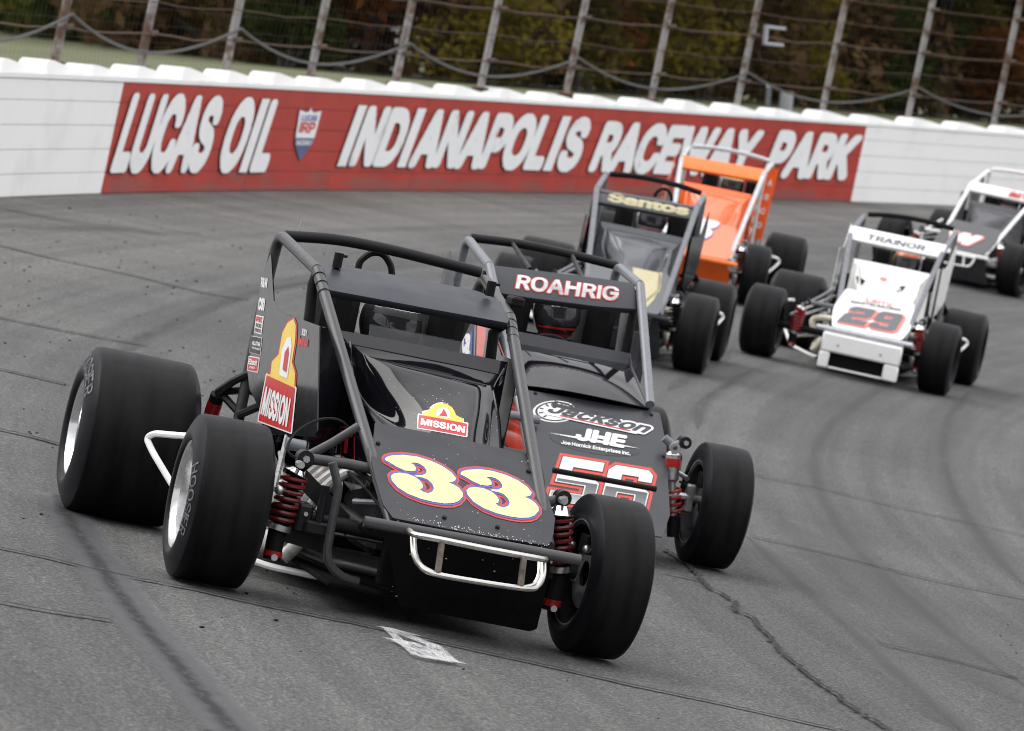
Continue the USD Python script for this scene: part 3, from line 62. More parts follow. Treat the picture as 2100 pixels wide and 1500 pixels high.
# ---------------------------------------------------------------- helpers
COUNT = {}
def numbered(parent, name):
    k = (parent, name); n = COUNT.get(k, 0); COUNT[k] = n+1
    return f'{parent}/{name}' + (f'_{n:03d}' if n else '')
def tag(p, label=None, cat=None, group=None, kind=None):
    for k, v in (('label', label), ('category', cat), ('group', group), ('kind', kind)):
        if v: p.SetCustomDataByKey(k, v)
    return p
def part(parent, name, mesh, mat, smooth=35, label=None, kind=None, uv=None):
    path = numbered(parent, name)
    g = usdkit.mesh(stage, path, mesh, '/World/Looks/'+mat, smooth=smooth, uv=uv)
    g.CreateDoubleSidedAttr(True)
    tag(g.GetPrim(), label=label, kind=kind)
    return path
def xform(parent, name, mat4=None):
    path = numbered(parent, name)
    x = UsdGeom.Xform.Define(stage, path)
    if mat4 is not None: x.AddTransformOp().Set(Gf.Matrix4d(*np.asarray(mat4, float).T.ravel().tolist()))
    return path
def thing(name, label, cat, mat4=None, group=None):
    path = xform('/World', name, mat4); tag(stage.GetPrimAtPath(path), label, cat, group); return path
def TM(v, f): return trimesh.Trimesh(np.asarray(v, float), np.asarray(f, int), process=False)
def cat(*ms): return trimesh.util.concatenate([m for m in ms if m is not None])
def mat4(R=np.eye(3), t=(0, 0, 0)):
    M = np.eye(4); M[:3, :3] = R; M[:3, 3] = t; return M

def fillet(pts, rad, n=5):
    pts = [np.asarray(p, float) for p in pts]
    if rad <= 0 or len(pts) < 3: return np.array(pts)
    out = [pts[0]]
    for a, b, c in zip(pts[:-2], pts[1:-1], pts[2:]):
        d1, d2 = a-b, c-b; l1, l2 = np.linalg.norm(d1), np.linalg.norm(d2)
        k = min(rad, .48*l1, .48*l2); p0, p2 = b+d1/l1*k, b+d2/l2*k
        for t in np.linspace(0, 1, n): out.append((1-t)**2*p0+2*t*(1-t)*b+t*t*p2)
    out.append(pts[-1]); return np.array(out)
def spline(pts, n=6):
    P = np.asarray(pts, float); P = np.vstack([2*P[0]-P[1], P, 2*P[-1]-P[-2]]); out = []
    for i in range(1, len(P)-2):
        for t in np.linspace(0, 1, n, endpoint=False):
            a, b, c, d = P[i-1:i+3]
            out.append(.5*((2*b)+(c-a)*t+(2*a-5*b+4*c-d)*t*t+(3*b-a-3*c+d)*t**3))
    out.append(P[-2]); return np.array(out)
def sweep(path, r, n=10, cap=True):
    """round tube along a polyline; r a number or one radius per point"""
    P = np.asarray(path, float); keep = [0]+[i for i in range(1, len(P)) if np.linalg.norm(P[i]-P[i-1]) > 1e-6]
    rr = np.broadcast_to(np.asarray(r, float), len(P))[keep]; P = P[keep]
    T = np.gradient(P, axis=0); T /= np.linalg.norm(T, axis=1)[:, None]
    u = np.cross(T[0], [0.3, 0.2, 1.0]); u /= np.linalg.norm(u); V = []
    a = np.linspace(0, 2*PI, n, endpoint=False)
    for i in range(len(P)):
        u = u-T[i]*(u@T[i]); u /= np.linalg.norm(u); w = np.cross(T[i], u)
        V.append(P[i]+rr[i]*(np.cos(a)[:, None]*u+np.sin(a)[:, None]*w))
    V = np.concatenate(V); F = []
    j = np.arange(n); k = (j+1) % n
    for i in range(len(P)-1):
        F.append(np.stack([i*n+j, i*n+k, (i+1)*n+k], 1)); F.append(np.stack([i*n+j, (i+1)*n+k, (i+1)*n+j], 1))
    if cap:
        nv = len(V); V = np.vstack([V, P[0], P[-1]]); e = (len(P)-1)*n
        F.append(np.stack([np.full(n, nv), k, j], 1)); F.append(np.stack([np.full(n, nv+1), e+j, e+k], 1))
    return TM(V, np.concatenate(F))
def tube(pts, r, rad=.05, n=10): return sweep(fillet(pts, rad), r, n)
def helix(a, b, R, r, turns, n=14):
    a, b = np.asarray(a, float), np.asarray(b, float); d = b-a; d1 = d/np.linalg.norm(d)
    u = np.cross(d1, [1, 0, .1]); u /= np.linalg.norm(u); w = np.cross(d1, u)
    t = np.linspace(0, 1, int(turns*n)+1)[:, None]; th = 2*PI*turns*t
    return sweep(a+d*t+R*(np.cos(th)*u+np.sin(th)*w), r, 6)
def revolve(prof, n=48, axis='y', a0=0, a1=2*PI):
    """prof: (along axis, radius) pairs; a closed lathe about the axis"""
    P = np.asarray(prof, float); full = abs(a1-a0-2*PI) < 1e-6
    a = np.linspace(a0, a1, n, endpoint=not full); V = []
    for h, r in P:
        c, s = r*np.cos(a), r*np.sin(a)
        V.append(np.stack({'y': (c, np.full_like(a, h), s), 'z': (c, s, np.full_like(a, h)), 'x': (np.full_like(a, h), c, s)}[axis], 1))
    V = np.concatenate(V); F = []; j = np.arange(n if full else n-1); k = (j+1) % n
    for i in range(len(P)-1):
        F.append(np.stack([i*n+j, i*n+k, (i+1)*n+k], 1)); F.append(np.stack([i*n+j, (i+1)*n+k, (i+1)*n+j], 1))
    return TM(V, np.concatenate(F))
def rod(a, b, r, n=12, r2=None): return sweep([a, b], [r, r if r2 is None else r2], n)
def rbox(lo, hi, c=.006):
    """box with chamfered edges"""
    lo, hi = np.asarray(lo, float), np.asarray(hi, float); c = min(c, .45*(hi-lo).min()); pts = []
    for k in range(3):
        for q in range(8):
            s = np.array([(q >> b) & 1 for b in range(3)]); p = np.where(s, hi-c, lo+c); p[k] = hi[k] if s[k] else lo[k]; pts.append(p)
    return trimesh.convex.convex_hull(np.array(pts))
def grid(G, closed=False):
    G = np.asarray(G, float); a, b = G.shape[:2]; i, j = np.meshgrid(np.arange(a-1), np.arange(b-1), indexing='ij'); q = (i*b+j).ravel()
    return TM(G.reshape(-1, 3), np.vstack([np.stack([q, q+1, q+b+1], 1), np.stack([q, q+b+1, q+b], 1)]))
def sheet(G, t, n=None):
    """a grid of points given thickness t along its own normals (or n)"""
    G = np.asarray(G, float); a, b = G.shape[:2]
    if n is None:
        N = np.cross(np.gradient(G, axis=1), np.gradient(G, axis=0)); N /= np.maximum(np.linalg.norm(N, axis=2, keepdims=True), 1e-9)
    else: N = np.broadcast_to(np.asarray(n, float), G.shape)
    A, B = grid(G+N*t/2), grid(G-N*t/2); B.invert()
    ring = [(0, j) for j in range(b)]+[(i, b-1) for i in range(1, a)]+[(a-1, j) for j in range(b-2, -1, -1)]+[(i, 0) for i in range(a-2, 0, -1)]
    R = np.array([i*b+j for i, j in ring]); R2 = np.roll(R, -1); o = a*b
    S = TM(np.vstack([A.vertices, B.vertices]), np.vstack([np.stack([R, R2+o, R2], 1), np.stack([R, R+o, R2+o], 1)]))
    return cat(A, B, S)
def resample(P, n):
    P = np.asarray(P, float); d = np.r_[0, np.cumsum(np.linalg.norm(np.diff(P, axis=0), axis=1))]; t = np.linspace(0, d[-1], n)
    return np.stack([np.interp(t, d, P[:, k]) for k in range(3)], 1)
def ruled(A, B, n=12, m=2, t=.004):
    A, B = resample(A, n), resample(B, n); s = np.linspace(0, 1, m)[:, None, None]
    return sheet(A[None]*(1-s)+B[None]*s, t)
def plane_frame(pts):
    P = np.asarray(pts, float); c = P.mean(0); u, s, vt = np.linalg.svd(P-c); n = vt[2]
    return c, vt[0], np.cross(n, vt[0]), n
def plate(pts, t=.004, facing=(1, 0, .2), rnd=0.0):
    """flat polygon plate of thickness t through 3-D points"""
    c, a, b, n = plane_frame(pts)
    if n @ np.asarray(facing, float) < 0: n = -n; b = -b
    P = Polygon([((p-c)@a, (p-c)@b) for p in np.asarray(pts, float)]).buffer(0)
    if rnd: P = P.buffer(-rnd).buffer(rnd*2).buffer(-rnd)
    mm = trimesh.creation.extrude_polygon(P, t, engine='earcut'); v = mm.vertices
    return TM(c+v[:, :1]*a+v[:, 1:2]*b+(v[:, 2:]-t/2)*n, mm.faces)
def polys(g):
    return [p for p in getattr(g, 'geoms', [g]) if p.geom_type == 'Polygon' and p.area > 1e-9]
def tri2d(g):
    V, F, o = [], [], 0
    for p in polys(g):
        v, f = trimesh.creation.triangulate_polygon(p, engine='earcut'); V.append(v); F.append(np.asarray(f)+o); o += len(v)
    return np.vstack(V), np.vstack(F)
def flat(g, fn, fine=0):
    """flat print: a 2-D shape laid through fn(xy) -> xyz"""
    v, f = tri2d(g)
    if fine:
        mm = TM(np.c_[v, np.zeros(len(v))], f)
        vv, ff = trimesh.remesh.subdivide_to_size(mm.vertices, mm.faces, fine); v, f = vv[:, :2], ff
    return TM(fn(v), f)
_txt = {}
def glyphs(text, fat=0.0, bold=True):
    """the outline of bold capitals, cap height 1, as one shapely shape"""
    if (text, fat, bold) not in _txt:
        x, out = 0.0, []
        for seg in re.split('(I| )', text):       # a capital I is a plain bar here
            if seg == ' ': x += .26
            elif seg == 'I': out.append(sbox(x, 0, x+.17, 1.0)); x += .17+.09+2*fat
            elif seg:
                mm = meshkit.text_mesh(seg, 1.0, depth=.01, bold=bold); top = np.all(np.isclose(mm.vertices[mm.faces][:, :, 2], .01), axis=1)
                h = unary_union([Polygon(t[:, :2]).buffer(1e-4) for t in mm.vertices[mm.faces[top]]]); b = h.bounds; out.append(affinity.translate(h, x-b[0], 0)); x += b[2]-b[0]+.09+2*fat
        g = unary_union(out)
        _txt[(text, fat, bold)] = g.buffer(fat, join_style=2, mitre_limit=2.0) if fat else g
    return _txt[(text, fat, bold)]
def unit(g, shear=0.0):
    """a shape scaled to the unit square"""
    if shear: g = affinity.skew(g, xs=math.degrees(math.atan(shear)), origin=(0, 0))
    x0, y0, x1, y1 = g.bounds
    return affinity.scale(affinity.translate(g, -x0, -y0), 1/(x1-x0), 1/(y1-y0), origin=(0, 0))
def quad(TL, TR, BR, BL, off=0.0, facing=(1, 0, .3)):
    TL, TR, BR, BL = (np.asarray(p, float) for p in (TL, TR, BR, BL)); n = np.cross(TR-BL, TL-BR); n /= np.linalg.norm(n)
    if n @ np.asarray(facing, float) < 0: n = -n
    return lambda v: (1-v[:, 1:2])*((1-v[:, :1])*BL+v[:, :1]*BR)+v[:, 1:2]*((1-v[:, :1])*TL+v[:, :1]*TR)+n*off
def on_plane(n, d, off):
    """(x, y) of the car -> point on the plane n.p = d, lifted by off"""
    n = np.asarray(n, float); L = np.linalg.norm(n)
    return lambda v: np.c_[v[:, 0], v[:, 1], (d-n[0]*v[:, 0]-n[1]*v[:, 1])/n[2]]+n/L*off
def drape(P, mesh, d, off):
    """moves points along d onto the mesh (nearest hit from outside) and lifts them by off against d"""
    d = np.asarray(d, float)/np.linalg.norm(d); T = mesh.triangles; e1, e2 = T[:, 1]-T[:, 0], T[:, 2]-T[:, 0]
    h = np.cross(d, e2); a = (e1*h).sum(1); ok = np.abs(a) > 1e-12; out = np.array(P)
    for i, p in enumerate(P):
        s = (p-2*d)-T[:, 0]; u = (s*h).sum(1)/np.where(ok, a, 1); q = np.cross(s, e1); v = (q@d)/np.where(ok, a, 1); t = (e2*q).sum(1)/np.where(ok, a, 1)
        g = ok & (u >= -1e-6) & (v >= -1e-6) & (u+v <= 1+1e-6) & (t > 0)
        if g.any(): out[i] = p-2*d+d*(t[g].min()-off)
    return out

# ---------------------------------------------------------------- materials
def M(name, nodes, links, surface='p.BSDF', **k): usdkit.material(stage, '/World/Looks/'+name, nodes, links, surface=surface, **k)
def paint(name, col, rough=.35, metal=0.0, coat=0.0, var=.12, scale=14.0, bump=0.0, spec=.5):
    c = np.array(col, float)
    M(name, {'tc': ('texture_coordinate', {}), 'n': ('noise_texture', {'scale': scale, 'detail': 5.0, 'roughness': .6}),
             'r': ('rgb_ramp', {'ramp': [(.3, tuple(c*(1-var))), (.7, tuple(np.minimum(c*(1+var), 1)))]}),
             'rr': ('map_range', {'from_min': .3, 'from_max': .7, 'to_min': max(.02, rough*.8), 'to_max': min(1, rough*1.2)}),
             'b': ('bump', {'strength': bump, 'distance': .002}),
             'p': ('principled_bsdf', {'metallic': metal, 'coat_weight': coat, 'coat_roughness': .04, 'specular_ior_level': spec})},
      [('tc.object', 'n.vector'), ('n.fac', 'r.fac'), ('n.fac', 'rr.value'), ('r.color', 'p.base_color'), ('rr.result', 'p.roughness'), ('n.fac', 'b.height')]+([('b.normal', 'p.normal')] if bump else []))
paint('black_gloss', (.0025, .0025, .0035), .20, coat=1.0, spec=.0)
paint('black_satin', (.004, .004, .005), .38, spec=.22)
paint('black_matte', (.012, .0125, .016), .36, scale=6, spec=.34)
paint('side_gloss', (.003, .003, .004), .14, spec=.35)
paint('visor_matte', (.024, .027, .035), .40, scale=6, spec=.4)
paint('nose_grey', (.030, .031, .037), .36, scale=5, spec=.42)
paint('frame_tube', (.050, .050, .053), .34, metal=.3, scale=18, bump=.05)
paint('frame_dark', (.008, .008, .009), .40, metal=.1, scale=18, spec=.25)
paint('frame_grey', (.16, .165, .185), .34, metal=.2, scale=18)
paint('frame_silver', (.55, .56, .58), .36, metal=.35, scale=18)
paint('frame_white', (.80, .80, .79), .32, scale=18, var=.05)
paint('dark_part', (.005, .005, .006), .55, spec=.15)
paint('under_black', (.006, .006, .006), .9, spec=.1)
paint('cockpit_dark', (.004, .004, .0045), .7, spec=.15)
paint('chrome', (.60, .585, .56), .30, metal=1.0, var=.12, scale=30)
paint('polished', (.86, .86, .87), .13, metal=1.0, var=.04)
paint('satin_metal', (.52, .52, .53), .34, metal=1.0)
paint('header_ceramic', (.50, .49, .47), .5, metal=.35, scale=24, var=.3)
paint('white_paint', (.80, .80, .79), .3, var=.04)
paint('white_gloss', (.82, .82, .81), .16, coat=.6, var=.03)
paint('orange_gloss', (.86, .13, .012), .18, coat=.8, var=.05)
paint('orange_matte', (.88, .20, .035), .38, var=.05)
paint('red_orange', (.62, .045, .012), .2, coat=.7, var=.05)
paint('spring_red', (.085, .005, .006), .36)
paint('red_part', (.26, .008, .007), .35)
paint('decal_red', (.50, .022, .025), .35, var=.06)
paint('decal_blue', (.075, .085, .34), .35, var=.05)
paint('decal_cream', (.86, .76, .34), .4, var=.03)
paint('decal_yellow', (.82, .58, .075), .35, var=.04)
paint('decal_white', (.80, .80, .80), .35, var=.03)
paint('decal_black', (.012, .012, .013), .4)
paint('decal_silver', (.34, .36, .39), .3, metal=.4, var=.3, scale=3)
paint('decal_gold', (.50, .45, .27), .4, var=.06)
paint('decal_green', (.15, .5, .05), .4)
paint('helmet_black', (.012, .012, .014), .12, coat=1.0)
paint('helmet_white', (.75, .75, .76), .15, coat=1.0)
paint('helmet_red', (.50, .02, .012), .15, coat=1.0)
paint('suit_black', (.02, .02, .024), .85, scale=60)
paint('suit_blue', (.02, .026, .06), .85, scale=60)
paint('belt_red', (.45, .03, .03), .8, scale=60)
paint('engine_grey', (.05, .05, .053), .45, metal=.6, var=.4)
paint('gold_clear', (.45, .33, .12), .3, metal=.6, var=.5, scale=120)
M('tinted_visor', {'p': ('principled_bsdf', {'base_color': (.02, .02, .022), 'roughness': .06, 'coat_weight': 1.0, 'metallic': .3})}, [])
M('plexiglass', {'f': ('fresnel', {'IOR': 1.45}), 't': ('transparent_bsdf', {'color': (.80, .82, .84)}), 'g': ('glossy_bsdf', {'color': (.5, .5, .5), 'roughness': .05}), 'm': ('mix_closure', {})},
  [('f.fac', 'm.fac'), ('t.BSDF', 'm.closure1'), ('g.BSDF', 'm.closure2')], surface='m.closure')
# tyre rubber: scuffed rings round the tread
def rubber(name, col, rough):
    M(name, {'tc': ('texture_coordinate', {}), 'mp': ('mapping', {'scale': (2.5, 16.0, 2.5)}), 'n': ('noise_texture', {'scale': 1.0, 'detail': 4.0}),
             'n2': ('noise_texture', {'scale': 220.0, 'detail': 3.0}),
             'r': ('rgb_ramp', {'ramp': [(.35, tuple(np.array(col)*.55)), (.65, tuple(np.array(col)*2.1))]}),
             'b': ('bump', {'strength': .25, 'distance': .002}), 'p': ('principled_bsdf', {'roughness': rough, 'specular_ior_level': .12})},
      [('tc.object', 'mp.vector'), ('mp.vector', 'n.vector'), ('tc.object', 'n2.vector'), ('n.fac', 'r.fac'), ('r.color', 'p.base_color'), ('n2.fac', 'b.height'), ('b.normal', 'p.normal')])
rubber('tyre_tread', (.0045, .0045, .0050), .44)
rubber('tyre_side', (.0050, .0054, .0066), .36)
M('tyre_print', {'tc': ('texture_coordinate', {}), 'n': ('noise_texture', {'scale': 60.0, 'detail': 6.0, 'roughness': .7}),
   'r': ('rgb_ramp', {'ramp': [(.38, (.03, .032, .036)), (.60, (.17, .175, .185))]}), 'p': ('principled_bsdf', {'roughness': .6})},
  [('tc.object', 'n.vector'), ('n.fac', 'r.fac'), ('r.color', 'p.base_color')])
# ================================================================ the setting
def trk(r, phi, dz=0.0):
    r, phi = np.broadcast_arrays(np.asarray(r, float), np.asarray(phi, float))
    return np.stack([r*np.cos(phi), r*np.sin(phi), (r-RW)*TB+dz], -1)
M('asphalt', {
   'at': ('attribute', {'attribute': 'st'}), 'tc': ('texture_coordinate', {}),
   'm1': ('mapping', {'scale': (.10, 1.6, 1.0)}), 'n1': ('noise_texture', {'scale': 1.0, 'detail': 5.0, 'roughness': .6}),
   'm2': ('mapping', {'scale': (.35, .35, 1.0)}), 'n2': ('noise_texture', {'scale': 1.0, 'detail': 6.0, 'roughness': .62}),
   'm4': ('mapping', {'scale': (.05, 5.5, 1.0)}), 'n4': ('noise_texture', {'scale': 1.0, 'detail': 3.0, 'roughness': .55}),
   'n3': ('noise_texture', {'scale': 62.0, 'detail': 4.0, 'roughness': .85}),
   'v': ('voronoi_texture', {'scale': 130.0}),
   'r1': ('rgb_ramp', {'ramp': [(.25, (.062, .062, .062)), (.55, (.094, .0935, .092)), (.8, (.126, .125, .122))]}),
   'r2': ('rgb_ramp', {'ramp': [(.3, (.80, .80, .81)), (.7, (1.12, 1.12, 1.11))]}),
   'r4': ('rgb_ramp', {'ramp': [(.36, (.80, .80, .81)), (.58, (1.03, 1.03, 1.03))]}),
   'r3': ('rgb_ramp', {'ramp': [(.36, (.28, .28, .28)), (.47, (.86, .86, .86)), (.54, (1.12, 1.12, 1.12)), (.63, (2.9, 2.9, 2.85))]}),
   'sr': ('separate_xyz', {}), 'du': ('map_range', {'range_type': 'smoothstep', 'from_min': 100.6, 'from_max': 103.9, 'to_min': 0.0, 'to_max': 0.72, 'clamp': True}), 'dm': ('mapping', {'scale': (1.3, .22, 1.0)}), 'dn': ('noise_texture', {'scale': 1.0, 'detail': 6.0, 'roughness': .7}), 'dr': ('map_range', {'from_min': .36, 'from_max': .58, 'to_min': .35, 'to_max': 1.0, 'clamp': True}), 'dk': ('math', {'math_type': 'multiply', 'use_clamp': True}), 'k0': ('mix', {'color2': (.205, .196, .182)}), 'k1': ('mix', {'mix_type': 'multiply', 'fac': 1.0}), 'k2': ('mix', {'mix_type': 'multiply', 'fac': 1.0}), 'k3': ('mix', {'mix_type': 'multiply', 'fac': 1.0}),
   'b': ('bump', {'strength': .8, 'distance': .006}), 'p': ('principled_bsdf', {'roughness': .78, 'specular_ior_level': .3})},
  [('at.vector', 'm1.vector'), ('m1.vector', 'n1.vector'), ('at.vector', 'm2.vector'), ('m2.vector', 'n2.vector'), ('at.vector', 'm4.vector'), ('m4.vector', 'n4.vector'),
   ('tc.object', 'n3.vector'), ('n1.fac', 'r1.fac'), ('n2.fac', 'r2.fac'), ('n4.fac', 'r4.fac'), ('n3.fac', 'r3.fac'), ('at.vector', 'sr.vector'), ('sr.y', 'du.value'), ('at.vector', 'dm.vector'), ('dm.vector', 'dn.vector'), ('dn.fac', 'dr.value'), ('du.result', 'dk.value1'), ('dr.result', 'dk.value2'), ('dk.value', 'k0.fac'), ('r1.color', 'k0.color1'), ('k0.color', 'k1.color1'), ('r2.color', 'k1.color2'),
   ('k1.color', 'k2.color1'), ('r3.color', 'k2.color2'), ('k2.color', 'k3.color1'), ('r4.color', 'k3.color2'), ('k3.color', 'p.base_color'), ('n3.fac', 'b.height'), ('b.normal', 'p.normal')])
M('grass_ground', {'g': ('geometry', {}), 'n': ('noise_texture', {'scale': .25, 'detail': 6.0, 'roughness': .65}), 'n2': ('noise_texture', {'scale': 6.0, 'detail': 4.0}),
   'r': ('rgb_ramp', {'ramp': [(.3, (.090, .088, .045)), (.5, (.105, .118, .052)), (.7, (.155, .150, .080))]}), 'r2': ('rgb_ramp', {'ramp': [(.3, (.7, .7, .7)), (.7, (1.2, 1.2, 1.2))]}),
   'k': ('mix', {'mix_type': 'multiply', 'fac': 1.0}), 'b': ('bump', {'strength': .6, 'distance': .05}), 'p': ('principled_bsdf', {'roughness': .9})},
  [('g.position', 'n.vector'), ('g.position', 'n2.vector'), ('n.fac', 'r.fac'), ('n2.fac', 'r2.fac'), ('r.color', 'k.color1'), ('r2.color', 'k.color2'), ('k.color', 'p.base_color'), ('n2.fac', 'b.height'), ('b.normal', 'p.normal')])
def strip_mat(name, col, opac, edge=.35, nscale=(3.0, 40.0, 1.0), lo=.35, hi=.6, rough=.8):
    """worn band: opacity falls off to both sides of the band and is broken up by noise"""
    M(name, {'at': ('attribute', {'attribute': 'st'}), 'sx': ('separate_xyz', {}), 'mp': ('mapping', {'scale': nscale}), 'n': ('noise_texture', {'scale': 1.0, 'detail': 6.0, 'roughness': .7}),
       'mr': ('map_range', {'from_min': lo, 'from_max': hi, 'to_min': 0.0, 'to_max': 1.0, 'clamp': True}),
       'a': ('math', {'math_type': 'subtract', 'value2': .5}), 'ab': ('math', {'math_type': 'absolute'}), 'e': ('map_range', {'range_type': 'smoothstep', 'from_min': .5, 'from_max': .5-edge, 'to_min': 0.0, 'to_max': opac, 'clamp': True}),
       'mu': ('math', {'math_type': 'multiply', 'use_clamp': True}), 't': ('transparent_bsdf', {'color': (1, 1, 1)}), 'p': ('principled_bsdf', {'base_color': col, 'roughness': rough, 'specular_ior_level': .3}), 'm': ('mix_closure', {})},
      [('at.vector', 'sx.vector'), ('at.vector', 'mp.vector'), ('mp.vector', 'n.vector'), ('n.fac', 'mr.value'), ('sx.y', 'a.value1'), ('a.value', 'ab.value1'), ('ab.value', 'e.value'),
       ('mr.result', 'mu.value1'), ('e.result', 'mu.value2'), ('mu.value', 'm.fac'), ('t.BSDF', 'm.closure1'), ('p.BSDF', 'm.closure2')], surface='m.closure')
strip_mat('tyre_mark', (.018, .018, .019), .95, edge=.48, nscale=(.8, 2.5, 1), lo=.15, hi=.75)
strip_mat('soft_mark', (.022, .022, .023), .62, edge=.5, nscale=(.4, 1.5, 1), lo=.15, hi=.8)
strip_mat('joint_fill', (.012, .012, .013), 1.0, edge=.28, nscale=(14.0, .4, 1), lo=.30, hi=.45)
strip_mat('broken_fill', (.016, .016, .017), .95, edge=.45, nscale=(9.0, 2.5, 1), lo=.30, hi=.50)
strip_mat('seal_band', (.052, .052, .056), .7, edge=.25, nscale=(5.0, 3.0, 1), lo=.2, hi=.5, rough=.5)
strip_mat('worn_paint', (.62, .62, .63), .95, edge=.2, nscale=(9.0, 30.0, 1), lo=.46, hi=.56)

def ring(rs, zs, phis):
    rs, zs = np.asarray(rs, float), np.asarray(zs, float)
    P = np.stack([rs[:, None]*np.cos(phis)[None], rs[:, None]*np.sin(phis)[None], np.broadcast_to(zs[:, None], (len(rs), len(phis)))], -1); return P
phis = np.unique(np.r_[np.linspace(-PI, PI, 181), np.linspace(-1.25, .5, 351)])
gr = np.array([.5, 30, 60, 79.5, 84.0, 104.10, 104.32, 104.36, 112, 128, 150, 200, 400, 1000, 3000.0])
gzs = np.array([-2.6, -2.6, -2.6, -2.60, (84-RW)*TB-.03, -.05, -.04, .62, .85, .85, .85, .85, .6, 0, 0])
G = grid(ring(gr, gzs, phis)); G.invert() if G.face_normals[:, 2].mean() < 0 else None
tag(stage.GetPrimAtPath(part('/World', 'ground', G, 'grass_ground', smooth=False)), kind='structure')
rr = np.linspace(83.6, 104.06, 42); P = trk(rr[:, None], phis[None]); S = np.stack(np.broadcast_arrays(phis[None]*100.0, rr[:, None]), -1).reshape(-1, 2)
G = grid(P); G = TM(G.vertices, G.faces[:, ::-1])
tag(stage.GetPrimAtPath(part('/World', 'track', G, 'asphalt', smooth=True, uv=S)), kind='structure')

# bands on the asphalt: rubbered lines, pavement joints, sealed cracks, old paint
random.seed(5); np.random.seed(5)
LIFT = [0.003]
def band(name, key, width, mat, n=10, jitter=0.0, taper=True, seed=0):
    rp = [q for q in K['marks'][key] if q is not None]
    P = np.array([[r*math.cos(p), r*math.sin(p), 0] for r, p in rp]); P = spline(P, n)
    rg = np.random.default_rng(seed+len(key)*7); T = np.gradient(P, axis=0); T /= np.linalg.norm(T, axis=1)[:, None]; N = np.stack([-T[:, 1], T[:, 0]], 1)
    if jitter: P[:, :2] += N*np.cumsum(rg.normal(0, jitter, len(P)))[:, None]*.35+N*rg.normal(0, jitter, len(P))[:, None]
    L = np.r_[0, np.cumsum(np.linalg.norm(np.diff(P, axis=0), axis=1))]; w = np.full(len(P), width/2)
    if taper: w *= np.clip(np.minimum(L, L[-1]-L)/(.12*L[-1]+1e-6), .12, 1)
    V, U = [], []; LIFT[0] += .0004
    for k in np.linspace(-1, 1, 5):
        Q = P[:, :2]+N*(w*k)[:, None]; r = np.hypot(Q[:, 0], Q[:, 1]); V.append(np.c_[Q, (r-RW)*TB+LIFT[0]]); U.append(np.c_[L, np.full(len(L), (k+1)/2)])
    V = np.stack(V, 0); mm = grid(V)
    if mm.face_normals[:, 2].mean() < 0: mm = TM(mm.vertices, mm.faces[:, ::-1])
    tag(stage.GetPrimAtPath(part('/World', name, mm, mat, smooth=False, uv=np.concatenate(U))), kind='structure')
for k, w in (('arc1', .24), ('arc2', .13), ('arc3', .13), ('arc4', .16), ('arc5', .12), ('arc7', .20)): band('tyre_mark', k, w, 'tyre_mark')
for k, w in (('arc6', .75), ('arc8', .8), ('arc9', .5), ('arc2', .50), ('arc3', .55), ('arc5', .45)): band('tyre_mark', k, w, 'soft_mark')
band('sealed_crack', 'seal1', .26, 'seal_band', taper=False)
band('sealed_crack', 'seal1', .11, 'broken_fill', jitter=.004, taper=False, seed=2)
band('pavement_joint', 'joint1', .055, 'joint_fill', jitter=.004, taper=False)
for k in ('j2', 'j3', 'j4', 'j5'): band('pavement_joint', k, .085, 'joint_fill', jitter=.004, taper=False, seed=3)
for k in ('j6', 'k1', 'k2', 'k3', 'k4'): band('pavement_joint', k, .050, 'joint_fill', jitter=.004, taper=False, seed=4)
band('pavement_crack', 'crack', .036, 'joint_fill', jitter=.008, taper=False, n=14, seed=9)
pc = K['marks']['paint']
def paint_line(a, b, w, m='worn_paint'):
    K['marks']['tmp'] = [pc[a], [(pc[a][0]+pc[b][0])/2, (pc[a][1]+pc[b][1])/2], pc[b]]; band('worn_paint_mark', 'tmp', w, m, taper=False, seed=a)
paint_line(0, 2, .10); paint_line(5, 3, .16); paint_line(0, 1, .05); paint_line(0, 4, .045); paint_line(2, 3, .085); paint_line(4, 3, .12)

# rubber crumbs thrown up towards the wall
rg = np.random.default_rng(3); V, F = [], []
for i in range(460):
    if i < 380: r, ph = rg.uniform(99.5, 103.8), rg.uniform(-.30, .02)
    else: r, ph = rg.uniform(96, 101), rg.uniform(-.12, .06)
    s = rg.uniform(.003, .011)*(1.3 if i < 380 else .6); c = trk(r, ph, s*.35); q = trimesh.creation.icosphere(0).vertices*s*np.array([1.0, rg.uniform(.4, 1.4), .45])
    a = rg.uniform(0, PI); q = q@np.array([[math.cos(a), math.sin(a), 0], [-math.sin(a), math.cos(a), 0], [0, 0, 1]]); V.append(q+c); F.append(trimesh.creation.icosphere(0).faces+12*i)
tag(stage.GetPrimAtPath(part('/World', 'rubber_crumbs', TM(np.vstack(V), np.vstack(F)), 'dark_part', smooth=False)), 'black rubber crumbs scattered over the grey track', 'debris', kind='stuff')

